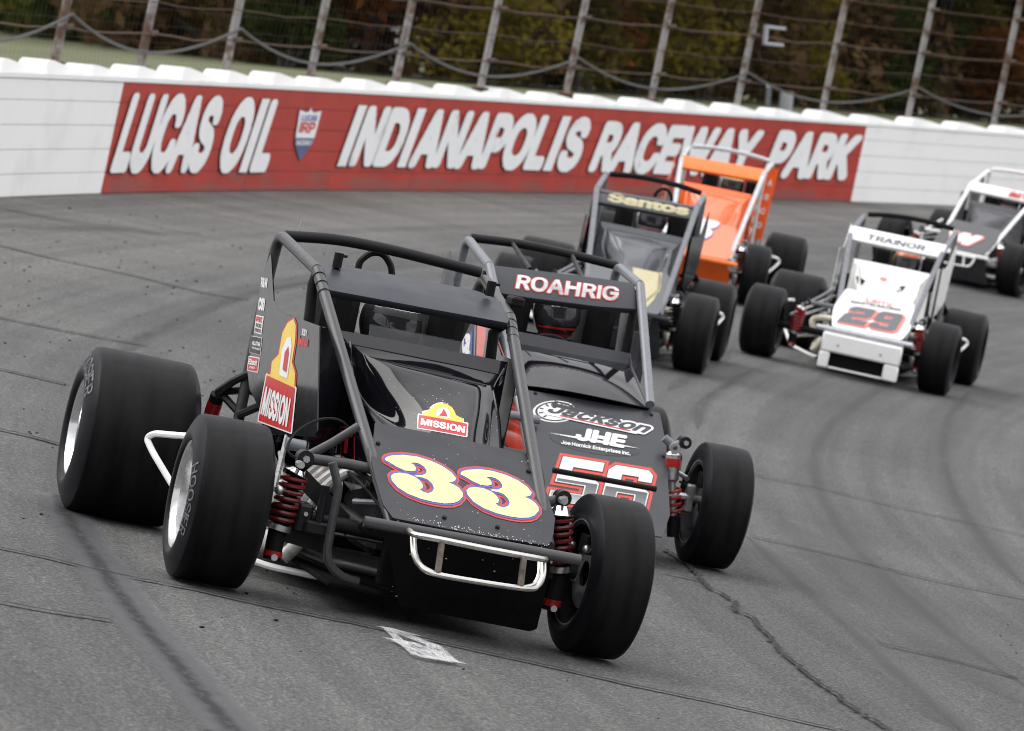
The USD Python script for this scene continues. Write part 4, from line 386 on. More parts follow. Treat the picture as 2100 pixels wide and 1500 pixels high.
# ---------------------------------------------------------------- the barrier wall, five stacked courses of straight panels
def wp(s, z, d):
    """point of the leaning wall: s along it, z up, d behind its face"""
    s, z, d = np.broadcast_arrays(np.asarray(s, float), np.asarray(z, float), np.asarray(d, float)); r = RW-.13*z+d; a = s/RW
    return np.stack([r*np.cos(a), r*np.sin(a), z], -1)
M('wall_white', {'g': ('geometry', {}), 'n': ('noise_texture', {'scale': 1.3, 'detail': 7.0, 'roughness': .65}), 'mp': ('mapping', {'scale': (1.2, 1.2, 9.0)}), 'n2': ('noise_texture', {'scale': 1.0, 'detail': 6.0, 'roughness': .7}),
   'r': ('rgb_ramp', {'ramp': [(.25, (.72, .72, .72)), (.5, (.83, .83, .83))]}), 'r2': ('rgb_ramp', {'ramp': [(.22, (.5, .49, .48)), (.34, (1, 1, 1))]}), 'k': ('mix', {'mix_type': 'multiply', 'fac': .8}), 'p': ('principled_bsdf', {'roughness': .45})},
  [('g.position', 'n.vector'), ('g.position', 'mp.vector'), ('mp.vector', 'n2.vector'), ('n.fac', 'r.fac'), ('n2.fac', 'r2.fac'), ('r.color', 'k.color1'), ('r2.color', 'k.color2'), ('k.color', 'p.base_color')])
M('wall_red', {'g': ('geometry', {}), 'n': ('noise_texture', {'scale': 1.6, 'detail': 7.0, 'roughness': .7}), 'mp': ('mapping', {'scale': (.8, .8, 7.0)}), 'n2': ('noise_texture', {'scale': 1.0, 'detail': 7.0, 'roughness': .7}), 'sx': ('separate_xyz', {}),
   'r': ('rgb_ramp', {'ramp': [(.3, (.27, .018, .011)), (.65, (.37, .027, .015))]}),
   'lo': ('map_range', {'from_min': .05, 'from_max': .30, 'to_min': .62, 'to_max': .30, 'clamp': True}), 'cmp': ('math', {'math_type': 'subtract'}), 'cr': ('map_range', {'from_min': .0, 'from_max': .10, 'to_min': 0.0, 'to_max': .55, 'clamp': True}),
   'k': ('mix', {'color2': (.15, .07, .06)}), 'p': ('principled_bsdf', {'roughness': .5})},
  [('g.position', 'n.vector'), ('g.position', 'mp.vector'), ('mp.vector', 'n2.vector'), ('g.position', 'sx.vector'), ('sx.z', 'lo.value'), ('lo.result', 'cmp.value1'), ('n2.fac', 'cmp.value2'), ('cmp.value', 'cr.value'),
   ('n.fac', 'r.fac'), ('cr.result', 'k.fac'), ('r.color', 'k.color1'), ('k.color', 'p.base_color')])
def wall_piece(s0, s1, z0, z1, thick=.19, c=.004, proud=0.0, gap=.004):
    s0, s1 = s0-gap, s1+gap if s1 < s0 else s1-gap
    n = max(2, int(abs(s1-s0)/1.3)+1); prof = [(z0, thick), (z0, c), (z0+c, 0), (z1-c, 0), (z1, c), (z1, thick)]
    S = np.linspace(s0, s1, n); G = np.stack([wp(S, z, d-proud) for z, d in prof+[prof[0]]], 1); mm = grid(G)
    caps = []
    for e, fl in ((0, 1), (n-1, 0)):
        v = G[e, :-1]; f = np.array([[0, i, i+1] for i in range(1, 5)]); caps.append(TM(v, f if fl else f[:, ::-1]))
    return cat(mm, *caps)
ROWS = [(.004, .2005), (.203, .4165), (.419, .6345), (.637, .8515), (.854, 1.036)]
wall = thing('barrier_wall', 'white track barrier with a long red lettered panel behind the race cars', 'wall')
RED0, RED1 = K['wall']['redL'][0][0], K['wall']['redR'][0][0]
SEG = (K['wall']['seams'][1][0]-K['wall']['seams'][0][0])/5; s = K['wall']['seams'][0][0]-6*SEG; ends = [s+SEG*i for i in range(24)]
for a, b in zip(ends[:-1], ends[1:]):
    cuts = [a]+[c for c in (RED0, RED1) if b < c < a]+[b]
    for p, q in zip(cuts[:-1], cuts[1:]):
        red = RED1-.01 <= (p+q)/2 <= RED0
        for z0, z1 in ROWS:
            g = .004 if len(cuts) == 2 else .0008
            part(wall, 'red_panel' if red else 'white_panel', wall_piece(p, q, z0, z1, gap=g), 'wall_red' if red else 'wall_white', smooth=False)
    part(wall, 'cap_rail', wall_piece(a, b, 1.040, 1.088, thick=.30, proud=.006), 'wall_white', smooth=False)
s = K['wall']['capsx'][0][0]+1.654*5
while s > -80:
    prof = [(.0, .0), (.03, .05), (.08, .090), (.15, .110), (.30, .106), (.70, .074), (1.15, .034), (1.52, .0)]; jit = random.uniform(.85, 1.12)
    G = [[wp(s-u*1.04, 1.087+h*jit, d) for d in (.0, .02, .27, .29)] for u, h in prof]
    G = np.array(G); G[:, 0] = np.array([wp(s-u*1.04, 1.087, -.002) for u, h in prof]); G[:, 3] = np.array([wp(s-u*1.04, 1.087, .292) for u, h in prof])
    part(wall, 'cap_block', grid(G), 'wall_white', smooth=40); s -= 1.654
part(wall, 'backing_wall', cat(*[wall_piece(a, b, -.02, 1.04, thick=.12, proud=-.20) for a, b in zip(ends[:-1], ends[1:])]), 'wall_white', smooth=False)
# painted lettering: white letters over a black drop shadow
def wall_text(text, key, fat, shear, track=1.0):
    q = K['wall'][key]; TLs, TR, BR, BL = q
    g = glyphs(text, fat, False); g = affinity.skew(g, xs=math.degrees(math.atan(shear)), origin=(0, 0)); x0, y0, x1, y1 = g.bounds
    g = affinity.scale(affinity.translate(g, -x0, -y0), 1/(x1-x0), 1/(y1-y0), origin=(0, 0)); zt, zb = (TLs[1]+TR[1])/2, (BL[1]+BR[1])/2; sl, sr = BL[0], TR[0]
    g = affinity.affine_transform(g, [sr-sl, 0, 0, zt-zb, sl, zb])
    if fat: g = g.simplify(.004)
    for nm, sh, dd, mt in (('letter_shadow', affinity.translate(g, .028, -.011).union(g.buffer(.004)), .0125, 'decal_black'), ('painted_letter', g, .0165, 'wall_letter')):
        for p in sorted(polys(sh), key=lambda p: -p.bounds[2]):
            part(wall, nm, flat(p, lambda v, dd=dd: wp(v[:, 0], v[:, 1], -dd), fine=.9), mt, smooth=False)
M('wall_letter', {'g': ('geometry', {}), 'n': ('noise_texture', {'scale': 2.0, 'detail': 7.0, 'roughness': .7}), 'r': ('rgb_ramp', {'ramp': [(.28, (.42, .40, .40)), (.40, (.76, .77, .78)), (.7, (.82, .82, .83))]}), 'p': ('principled_bsdf', {'roughness': .5})},
  [('g.position', 'n.vector'), ('n.fac', 'r.fac'), ('r.color', 'p.base_color')])
FAT, SH = .10, .32
for w_ in ('LUCAS', 'OIL', 'INDIANAPOLIS', 'RACEWAY', 'PARK'): wall_text(w_, w_, FAT, SH)
paint('shield_blue', (.06, .085, .20), .4)
# shield emblem: white upper half with red print, blue lower half
q = K['wall']['shield']; sl, sr, zb, zt = q[0][0], q[1][0], q[2][1], q[0][1]
cs_, cz_ = (sl+sr)/2, (zb+zt)/2; sl, sr, zb, zt = cs_+(sl-cs_)*.88, cs_+(sr-cs_)*.88, cz_+(zb-cz_)*.9, cz_+(zt-cz_)*.9
def sm(x, y): return (sl+(sr-sl)*x, zb+(zt-zb)*y)
shd = Polygon([sm(*p) for p in ((.5, 1.0), (.44, .92), (.30, .90), (.0, .94), (.04, .62), (.08, .35), (.5, .0), (.92, .35), (.96, .62), (1, .94), (.70, .90), (.56, .92))])
wf = lambda dd: (lambda v: wp(v[:, 0], v[:, 1], -dd))
part(wall, 'shield_emblem', flat(shd.buffer(.008), wf(.0125), .9), 'shield_blue', smooth=False)
part(wall, 'shield_emblem', flat(shd.intersection(sbox(sr-2, zb+(zt-zb)*.42, sl+2, zt)), wf(.016), .9), 'wall_letter', smooth=False)
for tx, y0, y1, mt in (('LUCAS', .74, .86, 'decal_blue'), ('IRP', .52, .72, 'decal_red'), ('RACEWAY', .28, .38, 'wall_letter')):
    g = unit(glyphs(tx, .02)); a, b = sm(.14, y0), sm(.86, y1); g = affinity.affine_transform(g, [b[0]-a[0], 0, 0, b[1]-a[1], a[0], a[1]])
    part(wall, 'shield_lettering', flat(g, wf(.020), .9), mt, smooth=False)

# ---------------------------------------------------------------- catch fence behind the wall
def rusty(name, base, rust, lo, hi):
    M(name, {'tc': ('texture_coordinate', {}), 'n': ('noise_texture', {'scale': 3.2, 'detail': 6.0, 'roughness': .7}), 'r': ('rgb_ramp', {'ramp': [(lo, rust), (hi, base)]}), 'p': ('principled_bsdf', {'roughness': .6, 'metallic': .2})},
      [('tc.object', 'n.vector'), ('n.fac', 'r.fac'), ('r.color', 'p.base_color')])
rusty('galvanised_post', (.30, .29, .285), (.11, .062, .042), .40, .52)
rusty('rusty_cable', (.050, .028, .018), (.075, .030, .014), .3, .7)
rusty('grey_hose', (.075, .075, .073), (.055, .052, .048), .3, .6)
rusty('wire', (.06, .055, .05), (.08, .05, .035), .3, .6)
fence = thing('catch_fence', 'tall rusty catch fence of leaning pipe posts and cables along the wall', 'fence')
S0, DS = -0.29265219590439945 * RW - .72, 3.0572095733232043
posts = [S0-DS*k for k in range(-3, 17)]
def fp(s, z, d=.27): return wp(s, z, d)
rg = np.random.default_rng(11)
HT = 4.3
for i, s in enumerate(posts):
    part(fence, 'post', rod(fp(s, .75), fp(s+rg.normal(0, .02), HT), .043, 12), 'galvanised_post')
    part(fence, 'post_bracket', cat(rbox((-.09, -.05, -.03), (.09, .05, .03)).apply_translation(fp(s, 1.16)), rod(fp(s, 1.12, .20), fp(s, 1.12, .42), .03)), 'rusty_cable')
    for z in (1.50, 2.10, 2.70, 3.3):
        part(fence, 'cable_clamp', rod(fp(s+.07, z, .22), fp(s-.16, z+.01, .22), .024, 8), 'rusty_cable')
for z in (1.50, 1.80, 2.10, 2.40, 2.70, 3.0, 3.3, 3.6, 3.9):
    pts = []
    for a, b in zip(posts[:-1], posts[1:]):
        for t in (0, .25, .5, .75): pts.append(fp(a+(b-a)*t, z-.03*math.sin(PI*t)*rg.uniform(.3, 1.3), .21))
    pts.append(fp(posts[-1], z, .21)); part(fence, 'cable', sweep(np.array(pts), .0050 if z not in (1.5, 2.1) else .0095, 6), 'rusty_cable')
k0 = 1
for i in range(k0-2, len(posts)-2, 2):
    if i < 0: continue
    a, b = posts[i], posts[i+2]; za, zb_ = 1.62, 1.62
    pts = [fp(a+(b-a)*t, 1.62-.30*math.sin(PI*t)**.9 if 0 < t < 1 else 1.62, .20) for t in np.linspace(0, 1, 17)]
    part(fence, 'sagging_hose', sweep(np.array(pts), .0145, 8), 'grey_hose')
V = []
for s in np.arange(posts[0], posts[-1], -.16): V.append(sweep(np.array([fp(s, 1.0, .23), fp(s, HT, .23)]), .0011, 3, cap=False))
for z in np.arange(1.1, HT, .16): V.append(sweep(np.array([fp(s, z, .232) for s in np.arange(posts[0], posts[-1], -1.5)]), .0011, 3, cap=False))
part(fence, 'wire_mesh', cat(*V), 'wire', smooth=False, kind='stuff')
s = posts[3+8]; C = wp(s-.42, 2.12, .12)
paint('frame_pale', (.28, .29, .31), .5)
cb = thing('letter_bracket', 'white bracket shaped like a letter C clamped to a fence post', 'bracket', mat4(np.stack([np.array([math.sin(s/RW), -math.cos(s/RW), 0]), np.array([math.cos(s/RW), math.sin(s/RW), 0]), [0, 0, 1.0]], 1), C))
part(cb, 'bracket_bar', rbox((-.30, -.02, .085), (.36, .02, .13)), 'frame_pale'); part(cb, 'bracket_bar', rbox((-.30, -.02, -.13), (.33, .02, -.085)), 'frame_pale'); part(cb, 'bracket_back', rbox((-.36, -.021, -.13), (-.27, .021, .13)), 'frame_pale')

# ---------------------------------------------------------------- woods beyond the grass
def leafmat(name, cols):
    M(name, {'g': ('geometry', {}), 'o': ('object_info', {}), 'tc': ('texture_coordinate', {}), 'n': ('noise_texture', {'scale': .9, 'detail': 3.0}), 'ad': ('math', {'math_type': 'multiply_add', 'value2': .35}), 'r': ('rgb_ramp', {'ramp': cols}),
       'd': ('diffuse_bsdf', {}), 't': ('translucent_bsdf', {}), 'm': ('mix_closure', {'fac': .25})},
      [('g.random_per_island', 'ad.value1'), ('tc.object', 'n.vector'), ('n.fac', 'ad.value3'), ('ad.value', 'r.fac'), ('r.color', 'd.color'), ('r.color', 't.color'), ('d.BSDF', 'm.closure1'), ('t.BSDF', 'm.closure2')], surface='m.closure')
leafmat('leaf_green', [(.35, (.020, .028, .008)), (.65, (.045, .062, .014)), (.9, (.085, .105, .024))])
leafmat('leaf_olive', [(.35, (.060, .056, .014)), (.65, (.140, .115, .025)), (.9, (.26, .195, .034))])
leafmat('leaf_rust', [(.35, (.070, .030, .011)), (.65, (.18, .062, .016)), (.9, (.34, .11, .02))])
leafmat('leaf_brown', [(.35, (.058, .038, .020)), (.65, (.12, .074, .033)), (.9, (.20, .125, .048))])
leafmat('leaf_yellow', [(.35, (.080, .068, .011)), (.65, (.16, .125, .016)), (.9, (.25, .180, .020))])
paint('bark', (.040, .033, .028), .9, var=.35, scale=5)
def leaves(centres, radii, n, size, seed):
    rg = np.random.default_rng(seed); k = rg.integers(0, len(centres), n); d = rg.normal(size=(n, 3)); d /= np.linalg.norm(d, axis=1)[:, None]
    P = np.asarray(centres)[k]+d*(np.asarray(radii)[k]*rg.uniform(.45, 1.0, n)**.6)[:, None]*np.array([1, 1, .8])
    u = rg.normal(size=(n, 3)); u /= np.linalg.norm(u, axis=1)[:, None]; w = np.cross(u, rg.normal(size=(n, 3))); w /= np.linalg.norm(w, axis=1)[:, None]; s = rg.uniform(.6, 1.3, n)[:, None]*size
    V = np.stack([P-u*s, P+w*s*.45, P+u*s, P-w*s*.45], 1).reshape(-1, 3); V[:, 2] = np.maximum(V[:, 2], .02); b = np.arange(n)*4
    return TM(V, np.vstack([np.stack([b, b+1, b+2], 1), np.stack([b, b+2, b+3], 1)]))
def build_shrub(path, leaf, h, w, n, seed):
    rg = np.random.default_rng(seed); cs, rd, st = [], [], []
    for i in range(9):
        a = rg.uniform(0, 2*PI); z = rg.uniform(.12, .95)*h; d = w*.5*rg.uniform(.1, 1)*(1-.5*z/h); c = np.array([d*math.cos(a), d*math.sin(a), z]); cs.append(c); rd.append(rg.uniform(.22, .42)*w)
        if i < 6: st.append(sweep(np.array([[rg.normal(0, .08), rg.normal(0, .08), -.05], c*[.5, .5, .5], c]), [.03, .02, .008], 5))
    part(path, 'stem', cat(*st), 'bark'); part(path, 'foliage', leaves(cs, rd, n, .11, seed), leaf, smooth=False)
def build_tree(path, leaf, h, seed, dead=False):
    rg = np.random.default_rng(seed); L = [sweep(spline(np.array([[0, 0, -.2], [rg.normal(0, .1), rg.normal(0, .1), h*.3], [rg.normal(0, .25), rg.normal(0, .25), h*.62], [rg.normal(0, .4), rg.normal(0, .4), h*.92]]), 4), np.linspace(.24, .05, 13), 9)]
    cs, rd = [], []
    for i in range(13):
        a, z = rg.uniform(0, 2*PI), h*rg.uniform(.28, .9); l = h*.25*rg.uniform(.6, 1.2)*(1.15-z/h); e = np.array([l*math.cos(a), l*math.sin(a), z+l*.45])
        L.append(sweep(spline(np.array([[0, 0, z-.3*l], e*[.5, .5, 1]-[0, 0, .12*l], e]), 4), np.linspace(.08, .02, 9), 6)); cs.append(e); rd.append(rg.uniform(.8, 1.6)*h/11)
    part(path, 'trunk', cat(*L), 'bark'); part(path, 'crown', leaves(cs, rd, 4200, .26, seed), leaf, smooth=False)
TLN = np.array([p[:2] for p in K['treeline']]); ext0 = TLN[0]+(TLN[0]-TLN[1])*.6; ext1 = TLN[-1]+(TLN[-1]-TLN[-2])*1.2
TLN = np.vstack([ext0, TLN, ext1]); TD = np.r_[0, np.cumsum(np.linalg.norm(np.diff(TLN, axis=0), axis=1))]
WORDS = [(0, 205, 'the white wall left of the red panel'), (205, 300, 'the LU of LUCAS'), (300, 385, 'the CA of LUCAS'), (385, 443, 'the S of LUCAS'), (443, 500, 'the O of OIL'), (500, 575, 'the IL of OIL'), (575, 688, 'the shield on the wall')]
for w_, x0_, x1_ in (('INDIANAPOLIS', 688, 1212), ('RACEWAY', 1212, 1562), ('PARK', 1562, 1760)):
    n_ = 0
    for q_ in re.findall('..?', w_): a_ = x0_+(x1_-x0_)*n_/len(w_); n_ += len(q_); WORDS.append((a_, x0_+(x1_-x0_)*n_/len(w_), f'the {q_} of {w_}' if not (w_ == 'INDIANAPOLIS' and n_ == 2) else 'the first IN of INDIANAPOLIS'))
WORDS.append((1760, 2100, 'the white wall right of PARK'))
def above(p):
    """which painted letters of the wall a tree or shrub is seen over, for its label"""
    q = np.array([p[0], p[1], 1.5])-np.array(CAM_POS); x = 1050+CAM_F*(q@_r)/(q@_f)
    return next(('above '+w for a, b, w in WORDS if a <= x < b), 'beyond the '+('left' if x < 0 else 'right')+' end of the wall')
ROWN = ['front row', 'second row', 'third row', 'rear row']
def tl(t, back):
    """point at arc share t along the wood's edge, back metres further from the track"""
    d = t*TD[-1]; p = np.array([np.interp(d, TD, TLN[:, 0]), np.interp(d, TD, TLN[:, 1])]); v = p-np.array(CAM_POS[:2]); v /= np.linalg.norm(v); return p+v*back
kinds = ['leaf_green', 'leaf_olive', 'leaf_rust', 'leaf_brown', 'leaf_yellow']
shname = {'leaf_green': 'dark green leafy shrub', 'leaf_olive': 'olive leafy shrub', 'leaf_rust': 'rust brown autumn shrub', 'leaf_brown': 'dry brown shrub', 'leaf_yellow': 'yellow green autumn shrub'}
first = {}
def place(kind, leaf, p, sc, rz, label, group, cat_, builder):
    c, s = math.cos(rz)*sc, math.sin(rz)*sc; Mx = mat4(np.array([[c, -s, 0], [s, c, 0], [0, 0, sc]]), (p[0], p[1], .84))
    if (kind, leaf) not in first:
        path = thing(kind, label, cat_, Mx, group); builder(path); first[(kind, leaf)] = path
    else:
        path = thing(kind, label, cat_, Mx, group); pr = stage.GetPrimAtPath(path); pr.GetReferences().AddInternalReference(first[(kind, leaf)]); pr.SetInstanceable(True)
rg = np.random.default_rng(21)
NS = 96
for i in range(NS):
    t = (i+.5)/NS; row = i % 4; b = [.4, 2.2, 4.4, 8.0][row]+rg.uniform(-.4, .8)
    pr = np.array([.34, .22, .12, .26, .06]) if t < .55 else np.array([.16, .32, .12, .26, .14])
    leaf = kinds[rg.choice(5, p=pr)]; hh = {'leaf_green': 3.0, 'leaf_olive': 2.8, 'leaf_rust': 2.6, 'leaf_brown': 2.2, 'leaf_yellow': 2.6}[leaf]
    sc = rg.uniform(.75, 1.35)*(1+.28*row)
    place('shrub', leaf, tl(t, b), sc, rg.uniform(0, 6.28), shname[leaf]+', '+ROWN[row]+', '+above(tl(t, b)), shname[leaf]+'s along the wood edge', 'shrub',
          lambda path, leaf=leaf, hh=hh: build_shrub(path, leaf, hh, 2.6, 2600, 31+kinds.index(leaf)))
NT = 34
for i in range(NT):
    t = (i+rg.uniform(.2, .8))/NT; b = rg.uniform(1.5, 11.0) if i % 3 else rg.uniform(.8, 2.5); leaf = ['leaf_green', 'leaf_olive', 'leaf_brown'][i % 3]
    nm = {'leaf_green': 'dark green woodland tree', 'leaf_olive': 'olive woodland tree', 'leaf_brown': 'brown autumn woodland tree'}[leaf]
    place('woodland_tree', leaf, tl(t, b), rg.uniform(.85, 1.3), rg.uniform(0, 6.28), nm+' with bare trunk, '+above(tl(t, b)), nm+'s beyond the fence', 'tree', lambda path, leaf=leaf: build_tree(path, leaf, 12.0, 51+kinds.index(leaf)))
for i in range(26):                                                  # the wood goes on to the left
    a_ = np.array([101.0, -136.0])+(np.array([150.0, -112.0])-np.array([101.0, -136.0]))*(i+rg.uniform(.1, .9))/26; p = a_+np.array([.35, -.94])*rg.uniform(0, 5.0); leaf = kinds[rg.integers(0, 4)]
    if i % 2: place('shrub', leaf, p, rg.uniform(.9, 1.5), rg.uniform(0, 6.28), shname[leaf]+', '+ROWN[i % 4]+', '+above(p), shname[leaf]+'s along the wood edge', 'shrub', lambda path: None)
    else:
        leaf = 'leaf_green' if leaf == 'leaf_rust' else leaf; nm = {'leaf_green': 'dark green woodland tree', 'leaf_olive': 'olive woodland tree', 'leaf_brown': 'brown autumn woodland tree'}[leaf]; place('woodland_tree', leaf, p, rg.uniform(.85, 1.3), rg.uniform(0, 6.28), nm+' with bare trunk, '+above(p), nm+'s beyond the fence', 'tree', lambda path: None)
# pale drum and post standing on the grass by the wood
wx, wy = K['white'][:2]
dr = thing('storage_drum', 'pale drum standing on the grass below the trees', 'drum', mat4(np.eye(3)*.72, (wx, wy, .84)))
part(dr, 'shell', revolve([(0, .0), (0, .19), (.02, .20), (.2, .20), (.21, .207), (.22, .20), (.40, .20), (.41, .207), (.42, .20), (.55, .20), (.57, .19), (.57, 0)], 24, 'z'), 'frame_pale'); part(dr, 'lid', revolve([(.571, 0), (.571, .17), (.585, .17), (.59, .02), (.59, 0)], 20, 'z'), 'frame_grey')
mk = thing('marker_post', 'short grey marker post on the grass beside the pale drum', 'post', mat4(t=(wx+.02, wy, .84))); UsdGeom.Xformable(stage.GetPrimAtPath(mk)).GetOrderedXformOps()[0].Set(Gf.Matrix4d(*mat4(t=(wx+.38, wy-.1, .84)).T.ravel().tolist()))
part(mk, 'shaft', rbox((-.05, -.03, -.1), (.05, .03, .5)), 'frame_grey'); part(mk, 'top_cap', rbox((-.06, -.04, .5), (.06, .04, .53)), 'white_paint')
# ================================================================ the race cars
def car_pose(c):
    phi, r, yaw = c['phi'], c['r'], c['yaw']; er = np.array([math.cos(phi), math.sin(phi), 0]); et = np.array([-math.sin(phi), math.cos(phi), 0]); ez = np.array([0, 0, 1.0])
    out = er*math.cos(BETA)+ez*math.sin(BETA); up = -er*math.sin(BETA)+ez*math.cos(BETA); left = -out
    return mat4(np.stack([et*math.cos(yaw)+left*math.sin(yaw), -et*math.sin(yaw)+left*math.cos(yaw), up], 1), er*r+ez*((r-RW)*TB)+up*.006)
C0, C1 = K['c0'], K['c1']
GROUP = 'open wheel race cars rounding the banked turn'

def wheel(car, pos, R, w, side, steer, rimmat, ringmat, text=None, tstart=0.0, front=True, detail=True):
    """side -1 = car's right, +1 = left; the dish faces outwards"""
    c, s = math.cos(steer), math.sin(steer); p = xform(car, 'wheel', mat4(np.array([[c, -s, 0], [s, c, 0], [0, 0, 1.0]]), pos))
    h = R-.2; prof = [(.43, .196), (.455, .203), (.490, .2+.08*h), (.508, .2+.20*h), (.507, .2+.36*h), (.478, .2+.62*h), (.438, .2+.86*h), (.418, .2+.945*h), (.394, .2+.985*h), (.345, .2+.998*h)]
    ns = 72 if detail else 44
    for sg in (1, -1): part(p, 'tyre_sidewall', revolve([(sg*y*w, r) for y, r in prof[:8]], ns), 'tyre_side', smooth=50)
    pt = prof[7:]; part(p, 'tyre_tread', revolve([(y*w, r) for y, r in pt]+[(y*w, R+.0015*(1-(y/.36)**2)) for y in (.22, .11, 0, -.11, -.22)]+[(-y*w, r) for y, r in pt[::-1]], ns), 'tyre_tread', smooth=50)
    o = side; ow = lambda y: o*y
    lip = [(ow(.40*w), .176), (ow(.452*w), .190), (ow(.468*w), .197), (ow(.470*w), .205), (ow(.456*w), .210), (ow(.435*w), .203)]
    part(p, 'rim_lip', revolve(lip, ns), rimmat, smooth=40)
    dz = .44*w-.115 if not front else .44*w-.095      # how deep the dish lies
    part(p, 'rim', revolve([(ow(.40*w), .176), (ow(.30*w), .172), (ow(dz+.03), .168), (ow(dz+.022), .150), (ow(dz+.004), .142), (ow(dz-.004), .125), (ow(dz+.012), .085), (ow(dz+.012), .060), (ow(dz+.010), 0)], ns), rimmat, smooth=35)
    part(p, 'rim_inner_barrel', revolve([(ow(-.435*w), .203), (ow(-.460*w), .206), (ow(-.468*w), .198), (ow(-.44*w), .184), (ow(-.2*w), .174), (ow(dz-.02), .168), (ow(dz-.02), .05)], ns), ringmat, smooth=35)
    part(p, 'rim_lip', revolve([(ow(-.435*w), .2035), (ow(-.458*w), .209), (ow(-.469*w), .204), (ow(-.466*w), .197)], ns), 'frame_silver' if front else ringmat, smooth=40); part(p, 'hub', revolve([(ow(dz+.011), .042), (ow(dz+.055), .038), (ow(dz+.062), .028), (ow(dz+.064), 0)], 20), 'satin_metal')
    if detail:
        for k in range(6):
            a = 2*PI*k/6; part(p, 'wheel_bolt', rod((.066*math.cos(a), ow(dz+.010), .066*math.sin(a)), (.066*math.cos(a), ow(dz+.026), .066*math.sin(a)), .009, 6), 'satin_metal', smooth=False)
    # inboard: brake disc, caliper
    part(p, 'brake_disc', revolve([(ow(-.10*w-.03), .05), (ow(-.10*w-.03), .135), (ow(-.10*w-.042), .135), (ow(-.10*w-.042), .05)], 40), 'satin_metal', smooth=30)
    part(p, 'caliper', rbox((-.04, min(ow(-.10*w-.075), ow(-.10*w+.01)), .075), (.05, max(ow(-.10*w-.075), ow(-.10*w+.01)), .15)), 'dark_part')
    if text:
        g = glyphs(text, 0.0, False).buffer(.02); x0, y0, x1, y1 = g.bounds; r0, r1 = .2+.36*h, .2+.74*h; sc = (r1-r0); L = (x1-x0)*sc*1.15/((r0+r1)/2)
        yy = np.array([q[0] for q in prof])*w; rr_ = np.array([q[1] for q in prof])
        def fn(v):
            a = tstart+side*(v[:, 0]-x0)/(x1-x0)*L; r = r0+(v[:, 1]-y0)/(y1-y0)*(r1-r0); y = np.interp(r, rr_, yy)+.0025
            return np.stack([r*np.cos(a), side*y, r*np.sin(a)], 1)
        part(p, 'sidewall_lettering', flat(g, fn, .08), 'tyre_print', smooth=False)
    return p

def shock(car, cap, spr, bot, coil='spring_red', cap_m='polished', body_m='dark_part', turns=7.5):
    a, b = np.asarray(spr[0]), np.asarray(spr[1]); c0 = np.asarray(cap[0]); q = xform(car, 'shock_absorber')
    part(q, 'spring_cap', sweep([c0, (c0*.4+a*.6), a], [.022, .036, .048], 16), cap_m)
    part(q, 'spring_seat', rod(a+(c0-a)*.05, a-(c0-a)*.12, .052, 18), 'dark_part')
    part(q, 'coil_spring', helix(a, b, .044, .0092, turns), coil)
    part(q, 'damper', rod(a, b, .019, 12), 'dark_part'); d = (b-a)/np.linalg.norm(b-a)
    part(q, 'adjuster_ring', rod(b, b+d*.022, .05, 20), 'satin_metal')
    e = np.asarray(bot[-1]); part(q, 'lower_body', rod(b+d*.022, e, .034, 14), body_m)
    part(q, 'label_band', rod(e*.75+b*.25, e*.90+b*.10, .036, 16), 'red_part')
    part(q, 'lower_bolt', rod(e+[.0, 0, .01], e+[.055, 0, .012], .013, 8), 'satin_metal'); part(q, 'upper_bolt', rod(c0+[-.02, 0, .02], c0+[.045, 0, .02], .014, 8), 'satin_metal')
    return q

def mir(P, yc=0.0): P = np.array(P, float); P[..., 1] = 2*yc-P[..., 1]; return P
def cowl_grid(ridge, eR, eL, A=.075, V=.035, n=40, m=61, uL=(.20, .42), uR=(.95, .72)):
    top, l, r = resample(spline(ridge, 8), m), resample(spline(eR, 8), n), resample(spline(eL, 8), n); base = np.linspace(l[-1], r[-1], m); base += [.0, 0, -.085]; base[:, 2] += .03*np.sin(np.linspace(0, PI, m)); base[:, 0] += .03*np.sin(np.linspace(0, PI, m))
    t = np.linspace(0, 1, n)[:, None, None]; u = np.linspace(0, 1, m)[None, :, None]
    G = (1-t)*top[None]+t*base[None]+(1-u)*l[:, None]+u*r[:, None]-((1-t)*(1-u)*l[0]+(1-t)*u*r[0]+t*(1-u)*l[-1]+t*u*r[-1])
    T, U = t[..., 0]+0*u[..., 0], u[..., 0]+0*t[..., 0]; ss = lambda x: np.clip(x, 0, 1)**2*(3-2*np.clip(x, 0, 1))
    a, b = uL[0]+(uL[1]-uL[0])*T, uR[0]+(uR[1]-uR[0])*T
    pl = ss((U-a)/.30+.5)*ss((b-U)/.20+.5); env = np.sin(PI*np.clip(T, 0, 1))**.7
    val = np.exp(-((U-a+.17)/.10)**2)*ss(U/.08)+np.exp(-((U-b-.12)/.10)**2)*ss((1-U)/.10)
    D = env*(A*pl*(1-.25*T)-V*val)
    return G+D[..., None]*np.array([.5, 0, .86])

